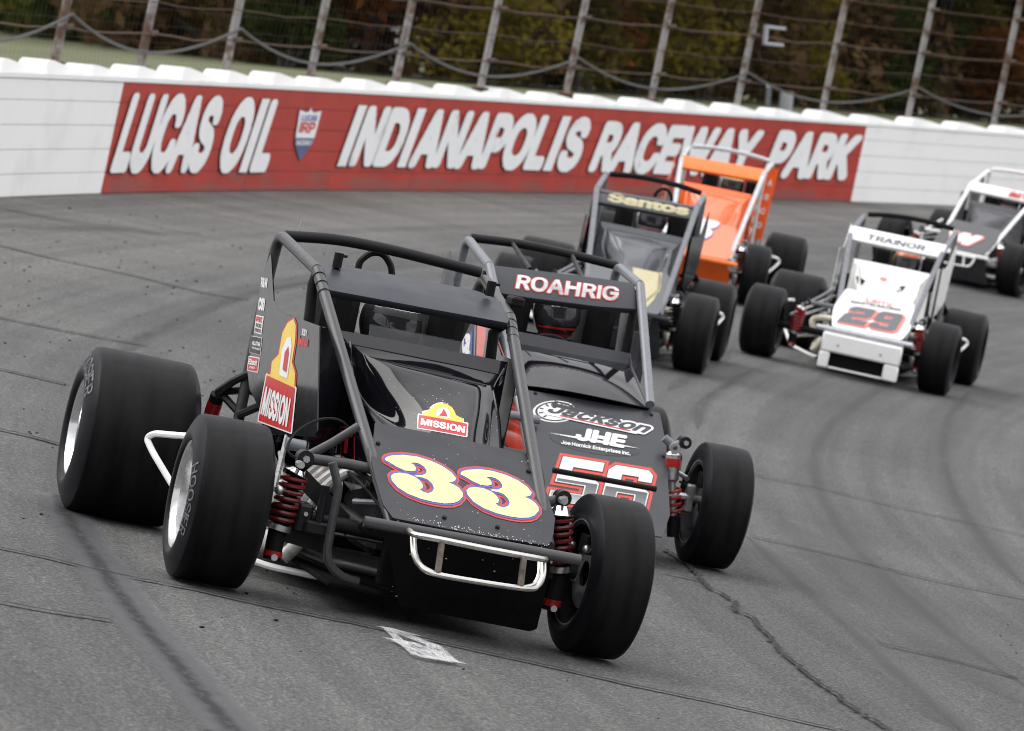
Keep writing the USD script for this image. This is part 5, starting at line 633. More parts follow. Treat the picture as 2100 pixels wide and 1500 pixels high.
def glove(parent, wrist, ctr, side, mat):
    """a gloved hand closed round the wheel rim: palm, four unequal bent fingers, thumb"""
    S = lambda p, r: manifold3d.Manifold.sphere(r, 10).translate(tuple(map(float, p))); hull = lambda *a: manifold3d.Manifold.batch_hull(list(a))
    w = np.asarray(wrist, float); g = np.asarray(ctr, float); f = (g-w)/np.linalg.norm(g-w); up = np.array([0, 0, 1.0]); up -= f*(up@f); up /= np.linalg.norm(up); inn = np.cross(f, up)*(-side)
    parts = [hull(S(w, .028), S(g-f*.03+up*.03, .024), S(g-f*.03-up*.035, .022))]
    for k, ln in enumerate((.9, 1.0, .95, .78)):
        b = g-f*.03+up*(.034-.023*k); p1 = b+f*.042*ln+inn*.004; p2 = p1+f*.012+inn*.03*ln; p3 = p2-f*.022+inn*.012
        parts += [hull(S(b, .0115), S(p1, .0105)), hull(S(p1, .0105), S(p2, .0095)), hull(S(p2, .0095), S(p3, .0085))]
    t0 = w+f*.03+up*.03; t1 = t0+f*.035+up*.018+inn*.02; t2 = t1+f*.02+inn*.022
    parts += [hull(S(t0, .014), S(t1, .012)), hull(S(t1, .012), S(t2, .0095))]
    mm = manifold3d.Manifold.batch_boolean(parts, manifold3d.OpType.Add).to_mesh(); part(parent, 'glove', TM(mm.vert_properties[:, :3], mm.tri_verts), mat, smooth=60)

def driver(label, pose, head, helmet='helmet_black', stripe='helmet_red', suit='suit_black', belt='belt_red', brand=None, tilt=0.0, yaw=.30):
    d = thing('person', label, 'person', pose, 'drivers seated in the race cars'); hx, hy, hz = head
    S = lambda p, r: manifold3d.Manifold.sphere(r, 20).translate(tuple(map(float, p))); hull = lambda *a: manifold3d.Manifold.batch_hull(list(a)); A = []
    pel, ch, nk = (-1.72, hy*.6, .36), (-1.86, hy*.9, .70), (-1.82, hy, .86)
    A.append(hull(S((-1.72, hy*.6-.10, .36), .11), S((-1.72, hy*.6+.10, .36), .11), S((-1.84, hy*.8, .55), .13)))
    A.append(hull(S((-1.84, hy*.8-.06, .52), .12), S((-1.84, hy*.8+.06, .52), .12), S((-1.87, hy*.9-.13, .74), .095), S((-1.87, hy*.9+.13, .74), .095)))
    A.append(hull(S((-1.86, hy, .78), .075), S((hx-.02, hy, hz-.06), .06))); A.append(S((hx, hy, hz), .10)); A.append(hull(S((hx+.03, hy, hz-.03), .075), S((hx+.05, hy, hz-.08), .05)))
    hands = []
    for sd in (-1, 1):
        sh, el, wr = np.array([-1.86, hy*.9+sd*.19, .765]), np.array([-1.62, hy*.8+sd*.27, .58]), np.array([-1.41, .03+sd*.165, .70]); hands.append((wr, np.array([-1.335, .03+sd*.165, .735]), sd))
        A += [hull(S(sh, .070), S(el, .050)), hull(S(el, .050), S(wr, .034))]
        hp, kn, an = (-1.70, hy*.6+sd*.10, .34), (-1.22, .03+sd*.13, .42), (-.80, .03+sd*.12, .28); A += [hull(S(hp, .092), S(kn, .066)), hull(S(kn, .064), S(an, .044)), hull(S(an, .044), S((-.66, .03+sd*.12, .30), .034))]
    mm = manifold3d.Manifold.batch_boolean(A, manifold3d.OpType.Add).refine_to_length(.035).to_mesh(); t = TM(mm.vert_properties[:, :3], mm.tri_verts); trimesh.smoothing.filter_taubin(t, iterations=8); part(d, 'body', t, suit, smooth=True)
    for wr, g, sd in hands: glove(d, wr, g, sd, 'suit_black')
    # helmet: shell with an eye port, visor, chin bar
    cy, sy = math.cos(tilt), math.sin(tilt); h = xform(d, 'helmet', mat4(np.array([[math.cos(yaw), -math.sin(yaw), 0], [math.sin(yaw), math.cos(yaw), 0], [0, 0, 1]])@np.array([[1, 0, 0], [0, cy, -sy], [0, sy, cy]]), (hx, hy, hz)))
    def shell(az, el, k): # az from front
        z = np.sin(el); rx = np.where(z < 0, .138+.020*np.cos(az)*(z < 0)*np.clip(-z*2, 0, 1), .138); return np.stack([k*rx*np.cos(el)*np.cos(az)*1.06, k*.122*np.cos(el)*np.sin(az), k*np.where(z < 0, .150, .140)*z], -1)
    az, el = np.meshgrid(np.linspace(-PI, PI, 49), np.linspace(-1.15, PI/2, 30)); G = grid(shell(az, el, 1.0)); fc = G.triangles_center; a = np.arctan2(fc[:, 1]/.122, fc[:, 0]/.146); e = np.arcsin(np.clip(fc[:, 2]/.143, -1, 1))
    port = (np.abs(a) < 1.15) & (e < .34) & (e > -.36); G.update_faces(~port); part(h, 'shell', G, helmet, smooth=True)
    az, el = np.meshgrid(np.linspace(-1.25, 1.25, 33), np.linspace(-.40, .40, 12)); part(h, 'visor', sheet(shell(az, el, 1.022), .002), 'tinted_visor', smooth=True)
    az, el = np.meshgrid(np.linspace(-1.2, 1.2, 33), np.linspace(.22, .40, 4)); part(h, 'visor_strip', grid(shell(az, el, 1.036)), 'decal_black', smooth=True)
    for s0, s1, e0, e1 in ((-1.5, 1.5, .44, .60), (-1.2, 1.2, -.90, -.76), (-1.3, 1.3, -.56, -.48)):
        az, el = np.meshgrid(np.linspace(s0, s1, 33), np.linspace(e0, e1, 4)); part(h, 'stripe', grid(shell(az, el, 1.014)), stripe, smooth=True)
    if brand:
        g = unit(glyphs(brand, .03)); part(h, 'visor_lettering', flat(g, lambda v: shell(-.42+.84*v[:, 0], .245+.12*v[:, 1], 1.045), .08), 'decal_white', smooth=False)
    for sd in (-1, 1):
        part(d, 'shoulder_belt', ruled([(-1.76, hy*.9+sd*.10, .80), (-1.705, hy*.85+sd*.095, .66), (-1.70, hy*.7+sd*.05, .50)], [(-1.76, hy*.9+sd*.165, .80), (-1.705, hy*.85+sd*.16, .66), (-1.70, hy*.7+sd*.11, .50)], 8, 3, .006), belt)
    return d

def build_car(cfg):
    i = cfg['i']; ci = CARS[i]; pose = car_pose(ci); car = thing('race_car', cfg['label'], 'race car', pose, GROUP)
    near = i < 2; fr, fd = cfg['frame'], cfg.get('frame2', cfg['frame']); tn = 12 if near else 8; R = .0235
    FR, FL, BR, BL = (np.array(p, float) for p in cfg['cage']); LOW = .30
    # ---- roll cage and frame rails
    nR, nL = np.array(cfg.get('noseR', (.30, -.20, .37))), np.array(cfg.get('noseL', (.30, .40, .40)))
    side = lambda a, b, z: np.array([a, b, z])
    part(car, 'roll_cage_rail', tube([(-1.97, BR[1]-.005, .45), (-1.975, BR[1]-.003, 1.05), BR, FR], R, .10, tn), fr); part(car, 'roll_cage_rail', tube([*cfg.get('legL', [(-1.97, BL[1]+.005, .45), (-1.975, BL[1]+.003, 1.05)]), BL, FL], R, .10, tn), fr)
    tb = cfg.get('topbar') or [BR+[0, .03, .008], BR*.75+BL*.25+[0, 0, .03], (BR+BL)/2+[0, 0, .038], BR*.25+BL*.75+[0, 0, .03], BL+[0, -.03, .008]]
    part(car, 'rear_hoop', sweep(spline(tb, 5), R, tn), fd)
    part(car, 'down_tube', tube([FR, nR], R, 0, tn), fr); part(car, 'down_tube', tube([FL, nL], R, 0, tn), fr)
    part(car, 'front_hoop', tube([FR+[-.01, .02, -.04], FL+[-.01, -.02, -.04]], R*.9, 0, tn), fd)
    uR, uL = cfg.get('uprR', [FR+[-.03, 0, -.03], (-1.2, FR[1]-.005, .45)]), cfg.get('uprL', [FL+[-.03, 0, -.03], (-1.2, FL[1]+.01, .45)])
    part(car, 'cage_upright', tube(uR, R*.95, 0, tn), fd); part(car, 'cage_upright', tube(uL, R*.95, 0, tn), fd)
    for yy in (-.40, .42): part(car, 'frame_rail', tube([(-2.3, yy*.9, .42), (-1.9, yy, .40), (-1.1, yy, .40), (.05, yy*.74+.05, .33)], R, .1, tn), fd); part(car, 'lower_rail', tube([(-2.2, yy*.9, .20), (-1.2, yy, .14), (-.3, yy*.8+.05, .14), (.02, yy*.55+.09, .16)], R, .1, tn), fd)
    lp = cfg.get('loop')
    if lp: part(car, 'head_hoop', sweep(spline(lp, 5), .0145, 8), fd)
    # ---- roof visor
    vB, vM, vT = resample(cfg['visB'], 17), resample(cfg.get('visM', (np.array(cfg['visB'])+np.array(cfg['visT']))/2+[.0, 0, .012]), 17), resample(cfg['visT'], 17)
    lipv = vB+[-.03, 0, -.022]; vis = sheet(np.stack([lipv, vB+[-.006, 0, -.010], vB, vM, vT], 0), .006); vp = part(car, 'roof_visor', vis, cfg['visor'], smooth=50)
    for fn in cfg.get('visor_print', []): fn(vp, vB, vM, vT)
    # ---- dash, cowl, hood, nose skirt
    body = cfg['body']
    dT, dB = cfg['dashT'], cfg['dashB']; part(car, 'dash_panel', ruled(dT, dB, 12, 3, .006), cfg.get('dashm', body))
    if cfg.get('screen'):
        a, b = resample(dT, 12)[2:9]+[.004, 0, -.01], resample(dT, 12)[2:9]+[-.03, 0, .045]; part(car, 'wind_screen', ruled(a, b, 9, 2, .003), 'plexiglass')
    G = cfg['cowlG']; cw = sheet(G, .005); cp = part(car, 'cowl', cw, body, smooth=55); cs = grid(G)
    rg0 = resample(G[0], 16); rec = np.stack([rg0, rg0*.65+resample(dB, 16)*.35+[-.0, 0, -.028], rg0*.25+resample(dB, 16)*.75+[0, 0, -.022], resample(dB, 16)+[0, 0, -.002]], 0); part(car, 'cowl_recess', sheet(rec, .004), body, smooth=55)
    for e, dd in ((G[:, 0], 0), (G[:, -1], -1)):
        part(car, 'cowl_edge', sweep(e+[0, 0, .003], .0065, 6), cfg.get('beadm', body)); y0 = e[:, 1].mean()
        ed = resample(dT, 4)[dd]; sgn = -1 if dd == 0 else 1; lowp = np.stack([e[:, 0], e[:, 1]+sgn*.035, np.full(len(e), .47)], 1); lowp[0] = [ed[0], ed[1]+sgn*.01, .47]; up = e.copy(); up[0] = ed
        part(car, 'engine_side_panel', ruled(up, lowp, 16, 3, .005), cfg.get('enginem', body))
    for fn in cfg.get('cowl_print', []): fn(cp, cs)
    hp = part(car, 'hood_panel', plate(cfg['hood'], .006, (.3, 0, .7), rnd=cfg.get('hrnd', .012)), cfg['hoodm'])
    for fn in cfg.get('hood_print', []): fn(hp)
    if cfg.get('skirt') is not None: sk = part(car, 'nose_skirt', plate(cfg['skirt'], .008, (1, 0, .1), rnd=.015), cfg.get('skirtm', 'black_satin' if near else body))
    for nm_, pts, m_ in cfg.get('plates', []): part(car, nm_, plate(pts, .008, (1, 0, .2), rnd=.01), m_)
    # ---- side panels with the cut-away window
    SP = np.array(C0['sideP']); SPY = SP[:, 1]; SP = SP[:, [0, 2]]
    for sd in (-1, 1):
        pts = np.stack([SP[:, 0] if sd < 0 and near else np.minimum(SP[:, 0], -1.02), -sd*SPY, SP[:, 1]], 1); pth = part(car, 'side_panel', plate(pts, .005, (0, sd, 0), rnd=.02), cfg.get('sidem', 'side_gloss'))
        for fn in cfg.get('side_print', []): fn(pth, sd)
    # ---- tail tank, floor, engine, seat, cockpit
    tail = np.array([[(-2.05-.55*t, .30*math.cos(a)*(1-.55*t**1.6), .50+.05*t+.24*math.sin(a)*(1-.55*t**1.6)) for a in np.linspace(0, 2*PI, 19)] for t in np.linspace(0, 1, 8)]); part(car, 'tail_tank', cat(grid(tail), TM(np.vstack([tail[-1], tail[-1].mean(0)]), np.array([[j, j+1, 19] for j in range(18)]))), body, smooth=60)
    part(car, 'floor_pan', rbox((-2.0, -.34, .075), (.05, .38, .095)), 'under_black'); part(car, 'engine_block', cat(rbox((-.80, -.17, .20), (-.22, .23, .62), .03), rbox((-.22, -.10, .22), (-.05, .16, .48), .03)), 'engine_grey')
    part(car, 'radiator', rbox((.0, -.16, .12), (.08, .34, .34)), 'under_black'); part(car, 'firewall', rbox((-1.02, -.36, .15), (-1.0, .38, .80)), 'cockpit_dark')
    hd = cfg['head']
    part(car, 'seat', cat(sheet(np.array([[(-1.98+.05*abs(math.cos(a))+.03*(1-t), hd[1]+.22*math.cos(a), .25+t*.62) for a in np.linspace(0, PI, 9)] for t in np.linspace(0, 1, 6)]), .02), rbox((-1.95, hd[1]-.2, .20), (-1.5, hd[1]+.2, .26), .02)), 'cockpit_dark', smooth=50)
    for sd in (-1, 1): part(car, 'head_rest', rbox((-2.0, hd[1]+sd*.22-.075, hd[2]-.22), (-1.66, hd[1]+sd*.22+.075, hd[2]+.10), .04), 'cockpit_dark')
    wc = np.array([-1.33, .03, .735]); ring_ = np.array([wc+.165*np.array([-.35*math.sin(a), math.cos(a), .94*math.sin(a)]) for a in np.linspace(0, 2*PI, 33)]); sw = part(car, 'steering_wheel', sweep(ring_, .013, 8, cap=False), 'dark_part'); part(sw, 'steering_hub', cat(rod(wc+[-.03, 0, 0], wc+[.30, 0, -.10], .02, 8), *[rod(wc, ring_[k], .009, 6) for k in (2, 14, 24)]), 'dark_part')
    # ---- wheels
    for wn, sd in (('RF', -1), ('LF', 1), ('RR', -1), ('LR', 1)):
        f = wn[1] == 'F'; X = 0 if f else -ci['WB']; rad = ci[wn+'R']; wheel(car, (X, ci[wn+'y'], rad), rad, ci[wn+'w'], sd, (ci['steer']+(cfg.get('toeL', 0) if sd > 0 else 0)) if f else 0, cfg.get('rim', 'polished') if sd < 0 else cfg.get('rimL', 'dark_part'), cfg['rimLin'] if sd > 0 and cfg.get('rimLin') else 'dark_part', *cfg.get('tyretext', {}).get(wn, (None, 0)), front=f, detail=near)
    # ---- axles, radius rods, suspension
    part(car, 'front_axle', tube([(0, ci['RFy']+.10, ci['RFR']), (0, ci['LFy']-.10, ci['LFR'])], .030, 0, tn), fd); part(car, 'rear_axle', tube([(-ci['WB'], ci['RRy']+.2, ci['RRR']), (-ci['WB'], ci['LRy']-.15, ci['LRR'])], .036, 0, tn), 'satin_metal'); part(car, 'differential', rbox((-2.36, -.13, .22), (-2.05, .15, .46), .05), 'engine_grey')
    for y_ in (-.60, .58):
        part(car, 'radius_rod', tube([(-.02, y_*.93, .40), (-1.0, y_*.72, .47)], .012, 0, 8), 'satin_metal'); part(car, 'radius_rod', tube([(-.02, y_*.93, .22), (-1.0, y_*.72, .24)], .012, 0, 8), 'satin_metal'); part(car, 'radius_rod', tube([(-ci['WB']+.02, y_*.9, .44), (-1.3, y_*.74, .40)], .012, 0, 8), 'satin_metal')
    part(car, 'drag_link', tube([(.07, -.62, .40), (-1.1, -.40, .58)], .011, 0, 8), 'satin_metal'); part(car, 'tie_rod', tube([(-.10, -.66, .27), (-.10, .56, .27)], .011, 0, 8), 'satin_metal')
    c0 = C0
    for nm_, key, r_ in (('suspension_arm', 'armR', .021), ('frame_brace', 'braceR', .0165)): part(car, nm_, tube(c0[key], r_, .02, tn), fr)
    part(car, 'pivot_boss', rod(np.array(c0['armR'][-1])-[.035, 0, 0], np.array(c0['armR'][-1])+[.035, 0, 0], .032, 16), 'frame_dark'); part(car, 'pivot_bolt', rod(np.array(c0['armR'][-1])+[.03, 0, 0], np.array(c0['armR'][-1])+[.052, 0, 0], .014, 6), 'satin_metal', smooth=False)
    shock(car, [c0['shR_cap'][0]], c0['spR'], c0['shR_bot'], coil=cfg.get('coil', 'spring_red'))
    part(car, 'suspension_arm', tube(c0['armL'], .021, .02, tn), fr); part(car, 'pivot_boss', rod(np.array(c0['armL'][-1])-[.035, 0, 0], np.array(c0['armL'][-1])+[.04, 0, 0], .030, 16), 'frame_dark')
    part(car, 'pivot_bolt', rod(np.array(c0['armL'][-1])+[.035, 0, 0], np.array(c0['armL'][-1])+[.056, 0, 0], .013, 6), 'satin_metal', smooth=False)
    if cfg.get('silver_shock'):
        s_ = np.array(C1['shock']); q = xform(car, 'shock_absorber'); part(q, 'eye', revolve([(-.01, .012), (-.01, .026), (.012, .026), (.012, .012)], 16, 'x').apply_translation(s_[0]+[.02, 0, 0]), 'satin_metal'); part(q, 'canister', sweep([s_[1]+[0, 0, .012], s_[1], s_[2], s_[2]-[0, 0, .01]], [.026, .036, .036, .028], 18), 'satin_metal'); part(q, 'label_band', rod(s_[1]*.85+s_[2]*.15, s_[1]*.5+s_[2]*.5, .0372, 18), 'red_part'); part(q, 'coil_spring', helix(s_[3], s_[4], .040, .0075, 4.5), 'red_part'); part(q, 'damper', rod(s_[2], s_[4], .022, 12), 'satin_metal'); part(q, 'lower_body', rod(s_[4], s_[4]+[0, .02, -.1], .03, 12), 'dark_part')
        part(car, 'brake_hose', sweep(spline([s_[3]+[0, .03, .03], (.02, s_[3][1]+.10, .36), (0, ci['LFy']-.17, .36), (0, ci['LFy']-.13, .33)], 6), .006, 6), 'dark_part'); part(car, 'steering_knuckle', cat(rod((.03, ci['LFy']-.26, .31), (.03, ci['LFy']-.08, .315), .022, 10), rbox((.0, ci['LFy']-.16, .24), (.05, ci['LFy']-.11, .38), .01)), 'satin_metal')
    else: shock(car, [c0['shL_cap'][0]], c0['spL'], c0['shL_bot'], coil=cfg.get('coil', 'spring_red'))
    # ---- exhaust headers and nerf bars on both sides
    hm = cfg.get('header', 'header_ceramic')
    for sd in (-1, 1):
        f_ = (lambda P: np.array(P, float)) if sd < 0 else (lambda P: mir(P, .03))
        part(car, 'exhaust_header', sweep(spline(f_(c0['exh1']), 5), .027, 12), hm); part(car, 'exhaust_header', sweep(spline(f_(c0['exh2']), 5), .029, 12), hm)
        part(car, 'exhaust_collector', tube(f_([(-.6, -.40, .16), (-1.0, -.46, .12), (-1.9, -.50, .13)]), .045, .1, 12), hm)
        part(car, 'side_nerf_bar', sweep(fillet(f_(c0['nerf']) if sd < 0 else mir(c0['nerf'], -.055), .07), .0135, 8), cfg.get('nerf', 'white_paint'))
    # ---- front bar and bumper
    b0, b1 = (np.array(p) for p in cfg.get('bar', c0['barE'])); part(car, 'front_cross_tube', tube([b0, b1], cfg.get('barr', .0215), 0, 14), cfg.get('barm', fr))
    if cfg.get('bumper', True):
        bm = cfg.get('bumpm', 'chrome'); q = xform(car, 'front_bumper'); part(q, 'top_rail', sweep(spline(c0['bumpT'], 6), .0118, 10), bm); part(q, 'lower_loop', sweep(spline(c0['bumpB'], 6), .0108, 10), bm)
        inner = np.array(c0['bumpB'])-[.025, 0, 0]; inner[:, 1] = .10+(inner[:, 1]-.10)*.955; part(q, 'inner_loop', sweep(spline(inner[[0, 1, 2, 3]], 6), .0088, 8), bm); part(q, 'inner_loop', sweep(spline(inner[[5, 6, 7, 8]], 6), .0088, 8), bm)
        part(q, 'bumper_strut', rod(*c0['strut1'], .0125, 10), 'strut_rust' if near else bm); part(q, 'bumper_strut', rod(*c0['strut2'], .0125, 10), 'strut_rust' if near else bm)
    # ---- rear suspension that shows beside the tail
    for sd in (-1, 1):
        f_ = (lambda P: np.array(P, float)) if sd < 0 else (lambda P: mir(P, -.02))
        for k in ('rs1', 'rs2', 'rs3', 'rs4'): part(car, 'rear_suspension_link', tube(f_(c0[k]), .017, .02, 8), fd)
        a, b = f_(c0['rsh']); q = xform(car, 'rear_shock'); part(q, 'body', rod(a, b+(b-a)*1.2, .030, 14), 'dark_part'); part(q, 'label_band', rod(a*.7+b*.3, a*.2+b*.8, .032, 14), 'red_part'); part(q, 'bolt', rod(a+[0, 0, .01], a+[.045, 0, .01], .014, 8), 'satin_metal')
    for fn in cfg.get('extras', []): fn(car)
    return car, pose
# ================================================================ prints and the six cars
paint('header_pale', (.74, .68, .56), .5, var=.2, scale=20)
paint('chrome_print', (.50, .52, .54), .3, metal=.2, var=.5, scale=9)
paint('helmet_silver', (.62, .63, .65), .18, coat=1.0)
paint('strut_rust', (.22, .19, .16), .45, metal=.6, var=.5, scale=40)
HN, HD, NN, ND, VD = K['hood_n'], K['hood_d'], K['nose_n'], K['nose_d'], np.array(K['vdir0'])
def xy(P): return Polygon([(p[0], p[1]) for p in P]).buffer(0)
def grow(g, d, sx=.5): return affinity.scale(affinity.scale(g, sx, 1, origin=(0, 0)).buffer(d), 1/sx, 1, origin=(0, 0))
def put_text(parent, name, text, Q, mat, off=.0035, fat=.05, shear=0.0, fine=.06, facing=(1, 0, .3), buf=0.0):
    g = unit(glyphs(text, fat), shear); g = affinity.scale(g.buffer(buf), 1, 1) if buf else g
    part(parent, name, flat(g, quad(*Q, off=off, facing=facing), 0), mat, smooth=False)
def dots(P, r=.008, n=10): return [Point(p[0], p[1]).buffer(r, 4) for p in P]

def hood33(hp):
    f = lambda off: on_plane(HN, HD, .003+off)
    both = [xy(C0['n3a']), xy(C0['n3b'])]
    part(hp, 'number_outline', flat(grow(unary_union(both), .0135), f(.0015)), 'decal_red', smooth=False)
    part(hp, 'number_outline', flat(grow(unary_union(both), .0065), f(.0030)), 'decal_blue', smooth=False)
    for g in both: part(hp, 'number_three', flat(g, f(.0045)), 'decal_cream', smooth=False)
    g = both[0].intersection(Polygon([(0.02, -.26), (.16, -.26), (.13, -.10), (.075, -.12)]))
    for p in C0['bolts']:
        c = on_plane(HN, HD, .003)(np.array([p[:2]]))[0]; n = np.array(HN)/np.linalg.norm(HN); part(hp, 'bolt', rod(c, c+n*.006, .009, 10), 'dark_part', smooth=False)
    rg = np.random.default_rng(4); V, F = [], []
    for k in range(150):
        if k < 95: x, y = .402-abs(rg.normal(0, .018)), rg.uniform(-.17, .38)
        else: x, y = rg.uniform(-.30, .36), rg.uniform(-.2, .38)
        s = rg.uniform(.0007, .0024); o = rg.uniform(0, 6.28); P = np.array([[x+s*1.7*math.cos(o+a)*rg.uniform(.5, 1), y+s*math.sin(o+a)*rg.uniform(.6, 1.6)] for a in np.linspace(0, 2*PI, 5, endpoint=False)]); V.append(f(.0055)(P)); F.append(np.array([[0, 1, 2], [0, 2, 3], [0, 3, 4]])+5*k)
    part(hp, 'paint_chips', TM(np.vstack(V), np.vstack(F)), 'decal_white', smooth=False, kind='stuff')
def on_cowl(mesh, off):
    def fn(v): return drape(np.c_[np.full(len(v), -.45), v], mesh, VD, off)
    return fn
def yz(P): return Polygon([(p[1], p[2]) for p in P]).buffer(0)
def cowl33(cp, mesh):
    for nm_, key, o, mt, bf in (('emblem_border', 'cmYel', .005, 'decal_white', .004), ('emblem_border', 'cmRed', .0055, 'decal_white', .0045), ('emblem_arch', 'cmYel', .0065, 'decal_yellow', 0), ('emblem_panel', 'cmRed', .0075, 'decal_red', 0), ('emblem_window', 'cmWhite', .008, 'decal_white', 0), ('emblem_bell', 'cmBell', .0095, 'decal_red', 0)):
        part(cp, nm_, flat(yz(C0[key]).buffer(bf), on_cowl(mesh, o), .02), mt, smooth=False)
    TL, TR, BR, BL = (np.array(p)[1:] for p in C0['cmTxt']); g = unit(glyphs('MISSION', .05))
    v, f = tri2d(g); b = (1-v[:, 1:])*((1-v[:, :1])*BL+v[:, :1]*BR)+v[:, 1:]*((1-v[:, :1])*TL+v[:, :1]*TR); mm = trimesh.remesh.subdivide_to_size(np.c_[b, np.zeros(len(b))], f, .02)
    part(cp, 'emblem_lettering', TM(on_cowl(mesh, .0095)(mm[0][:, :2]), mm[1]), 'decal_white', smooth=False)
    rg = np.random.default_rng(8); V, F = [], []
    for k in range(60):
        y, z = rg.uniform(-.2, .28), rg.uniform(.70, .88); s = rg.uniform(.0006, .0017); P = np.array([[y+s*math.cos(a), z+s*math.sin(a)] for a in np.linspace(0, 2*PI, 5, endpoint=False)]); V.append(on_cowl(mesh, .005)(P)); F.append(np.array([[0, 1, 2], [0, 2, 3], [0, 3, 4]])+5*k)
    part(cp, 'paint_chips', TM(np.vstack(V), np.vstack(F)), 'decal_white', smooth=False, kind='stuff')
def side33(pth, sd):
    if sd > 0: return
    f = lambda off: (lambda v: np.c_[v[:, 0], -.4225-off+.03*v[:, 0], v[:, 1]]); xz = lambda P: Polygon([(p[0], p[2]) for p in P]).buffer(0)
    gx = lambda g, d: affinity.scale(affinity.scale(g, .25, 1, origin=(0, 0)).buffer(d), 4, 1, origin=(0, 0))
    for nm_, key, o, mt, bf in (('emblem_border', 'mYel', .0015, 'decal_red', .006), ('emblem_border', 'mRed', .002, 'decal_white', .006), ('emblem_arch', 'mYel', .003, 'decal_yellow', 0), ('emblem_panel', 'mRed', .0035, 'decal_red', 0), ('emblem_window', 'mWhite', .0045, 'decal_white', 0), ('emblem_bell', 'mBell', .006, 'decal_red', 0)):
        part(pth, nm_, flat(gx(xz(C0[key]), bf) if bf else xz(C0[key]), f(o)), mt, smooth=False)
    fc = (0, -1, 0); put_text(pth, 'emblem_lettering', 'MISSION', C0['mTxt'], 'decal_white', off=.0085, fat=.05, facing=fc)
    def st(key, a, b, c, d): # sub-rectangle of a sticker, in its own unit square from the top left
        TL, TR, BR, BL = (np.array(p) for p in C0[key]); w = lambda u, v: (1-v)*((1-u)*TL+u*TR)+v*((1-u)*BL+u*BR); return [w(a, b), w(c, b), w(c, d), w(a, d)]
    put_text(pth, 'sticker_lettering', 'R&W', C0['st1'], 'decal_white', .0045, .03, facing=fc)
    put_text(pth, 'sticker_lettering', 'CSI', C0['st2'], 'decal_white', .0045, .08, facing=fc)
    part(pth, 'sticker', flat(xz(C0['st3']), f(.0015)), 'decal_white', smooth=False)
    put_text(pth, 'sticker_lettering', 'FK', st('st3', .1, .06, .9, .36), 'decal_red', .0055, .08, facing=fc); put_text(pth, 'sticker_lettering', 'ROD', st('st3', .15, .44, .88, .66), 'decal_black', .0055, .02, facing=fc); put_text(pth, 'sticker_lettering', 'ENDS', st('st3', .1, .72, .9, .93), 'decal_black', .0055, .02, facing=fc)
    part(pth, 'sticker', flat(xz(C0['st4']), f(.0015)), 'decal_white', smooth=False); part(pth, 'sticker', flat(xz(st('st4', .04, .03, .96, .97)), f(.003)), 'decal_black', smooth=False)
    put_text(pth, 'sticker_lettering', 'ALLSTAR', st('st4', .22, .28, .95, .52), 'decal_white', .007, .04, facing=fc); put_text(pth, 'sticker_lettering', 'PERFORMANCE', st('st4', .25, .62, .95, .74), 'decal_white', .007, .0, facing=fc)
    part(pth, 'sticker', flat(gx(xz(C0['st5']), .004), f(.0015)), 'decal_white', smooth=False); part(pth, 'sticker', flat(xz(C0['st5']), f(.003)), 'decal_red', smooth=False); put_text(pth, 'sticker_lettering', 'Eibach', st('st5', .06, .12, .94, .58), 'decal_white', .007, .03, facing=fc); put_text(pth, 'sticker_lettering', 'SPRINGS', st('st5', .2, .68, .8, .86), 'decal_white', .007, .0, facing=fc)
    put_text(pth, 'name_lettering', 'KODY', st('kody', .3, .0, .8, .38), 'decal_white', .0045, .02, facing=fc); put_text(pth, 'name_lettering', 'Swanson', st('kody', .0, .4, 1, 1), 'decal_red', .0045, .05, facing=fc)
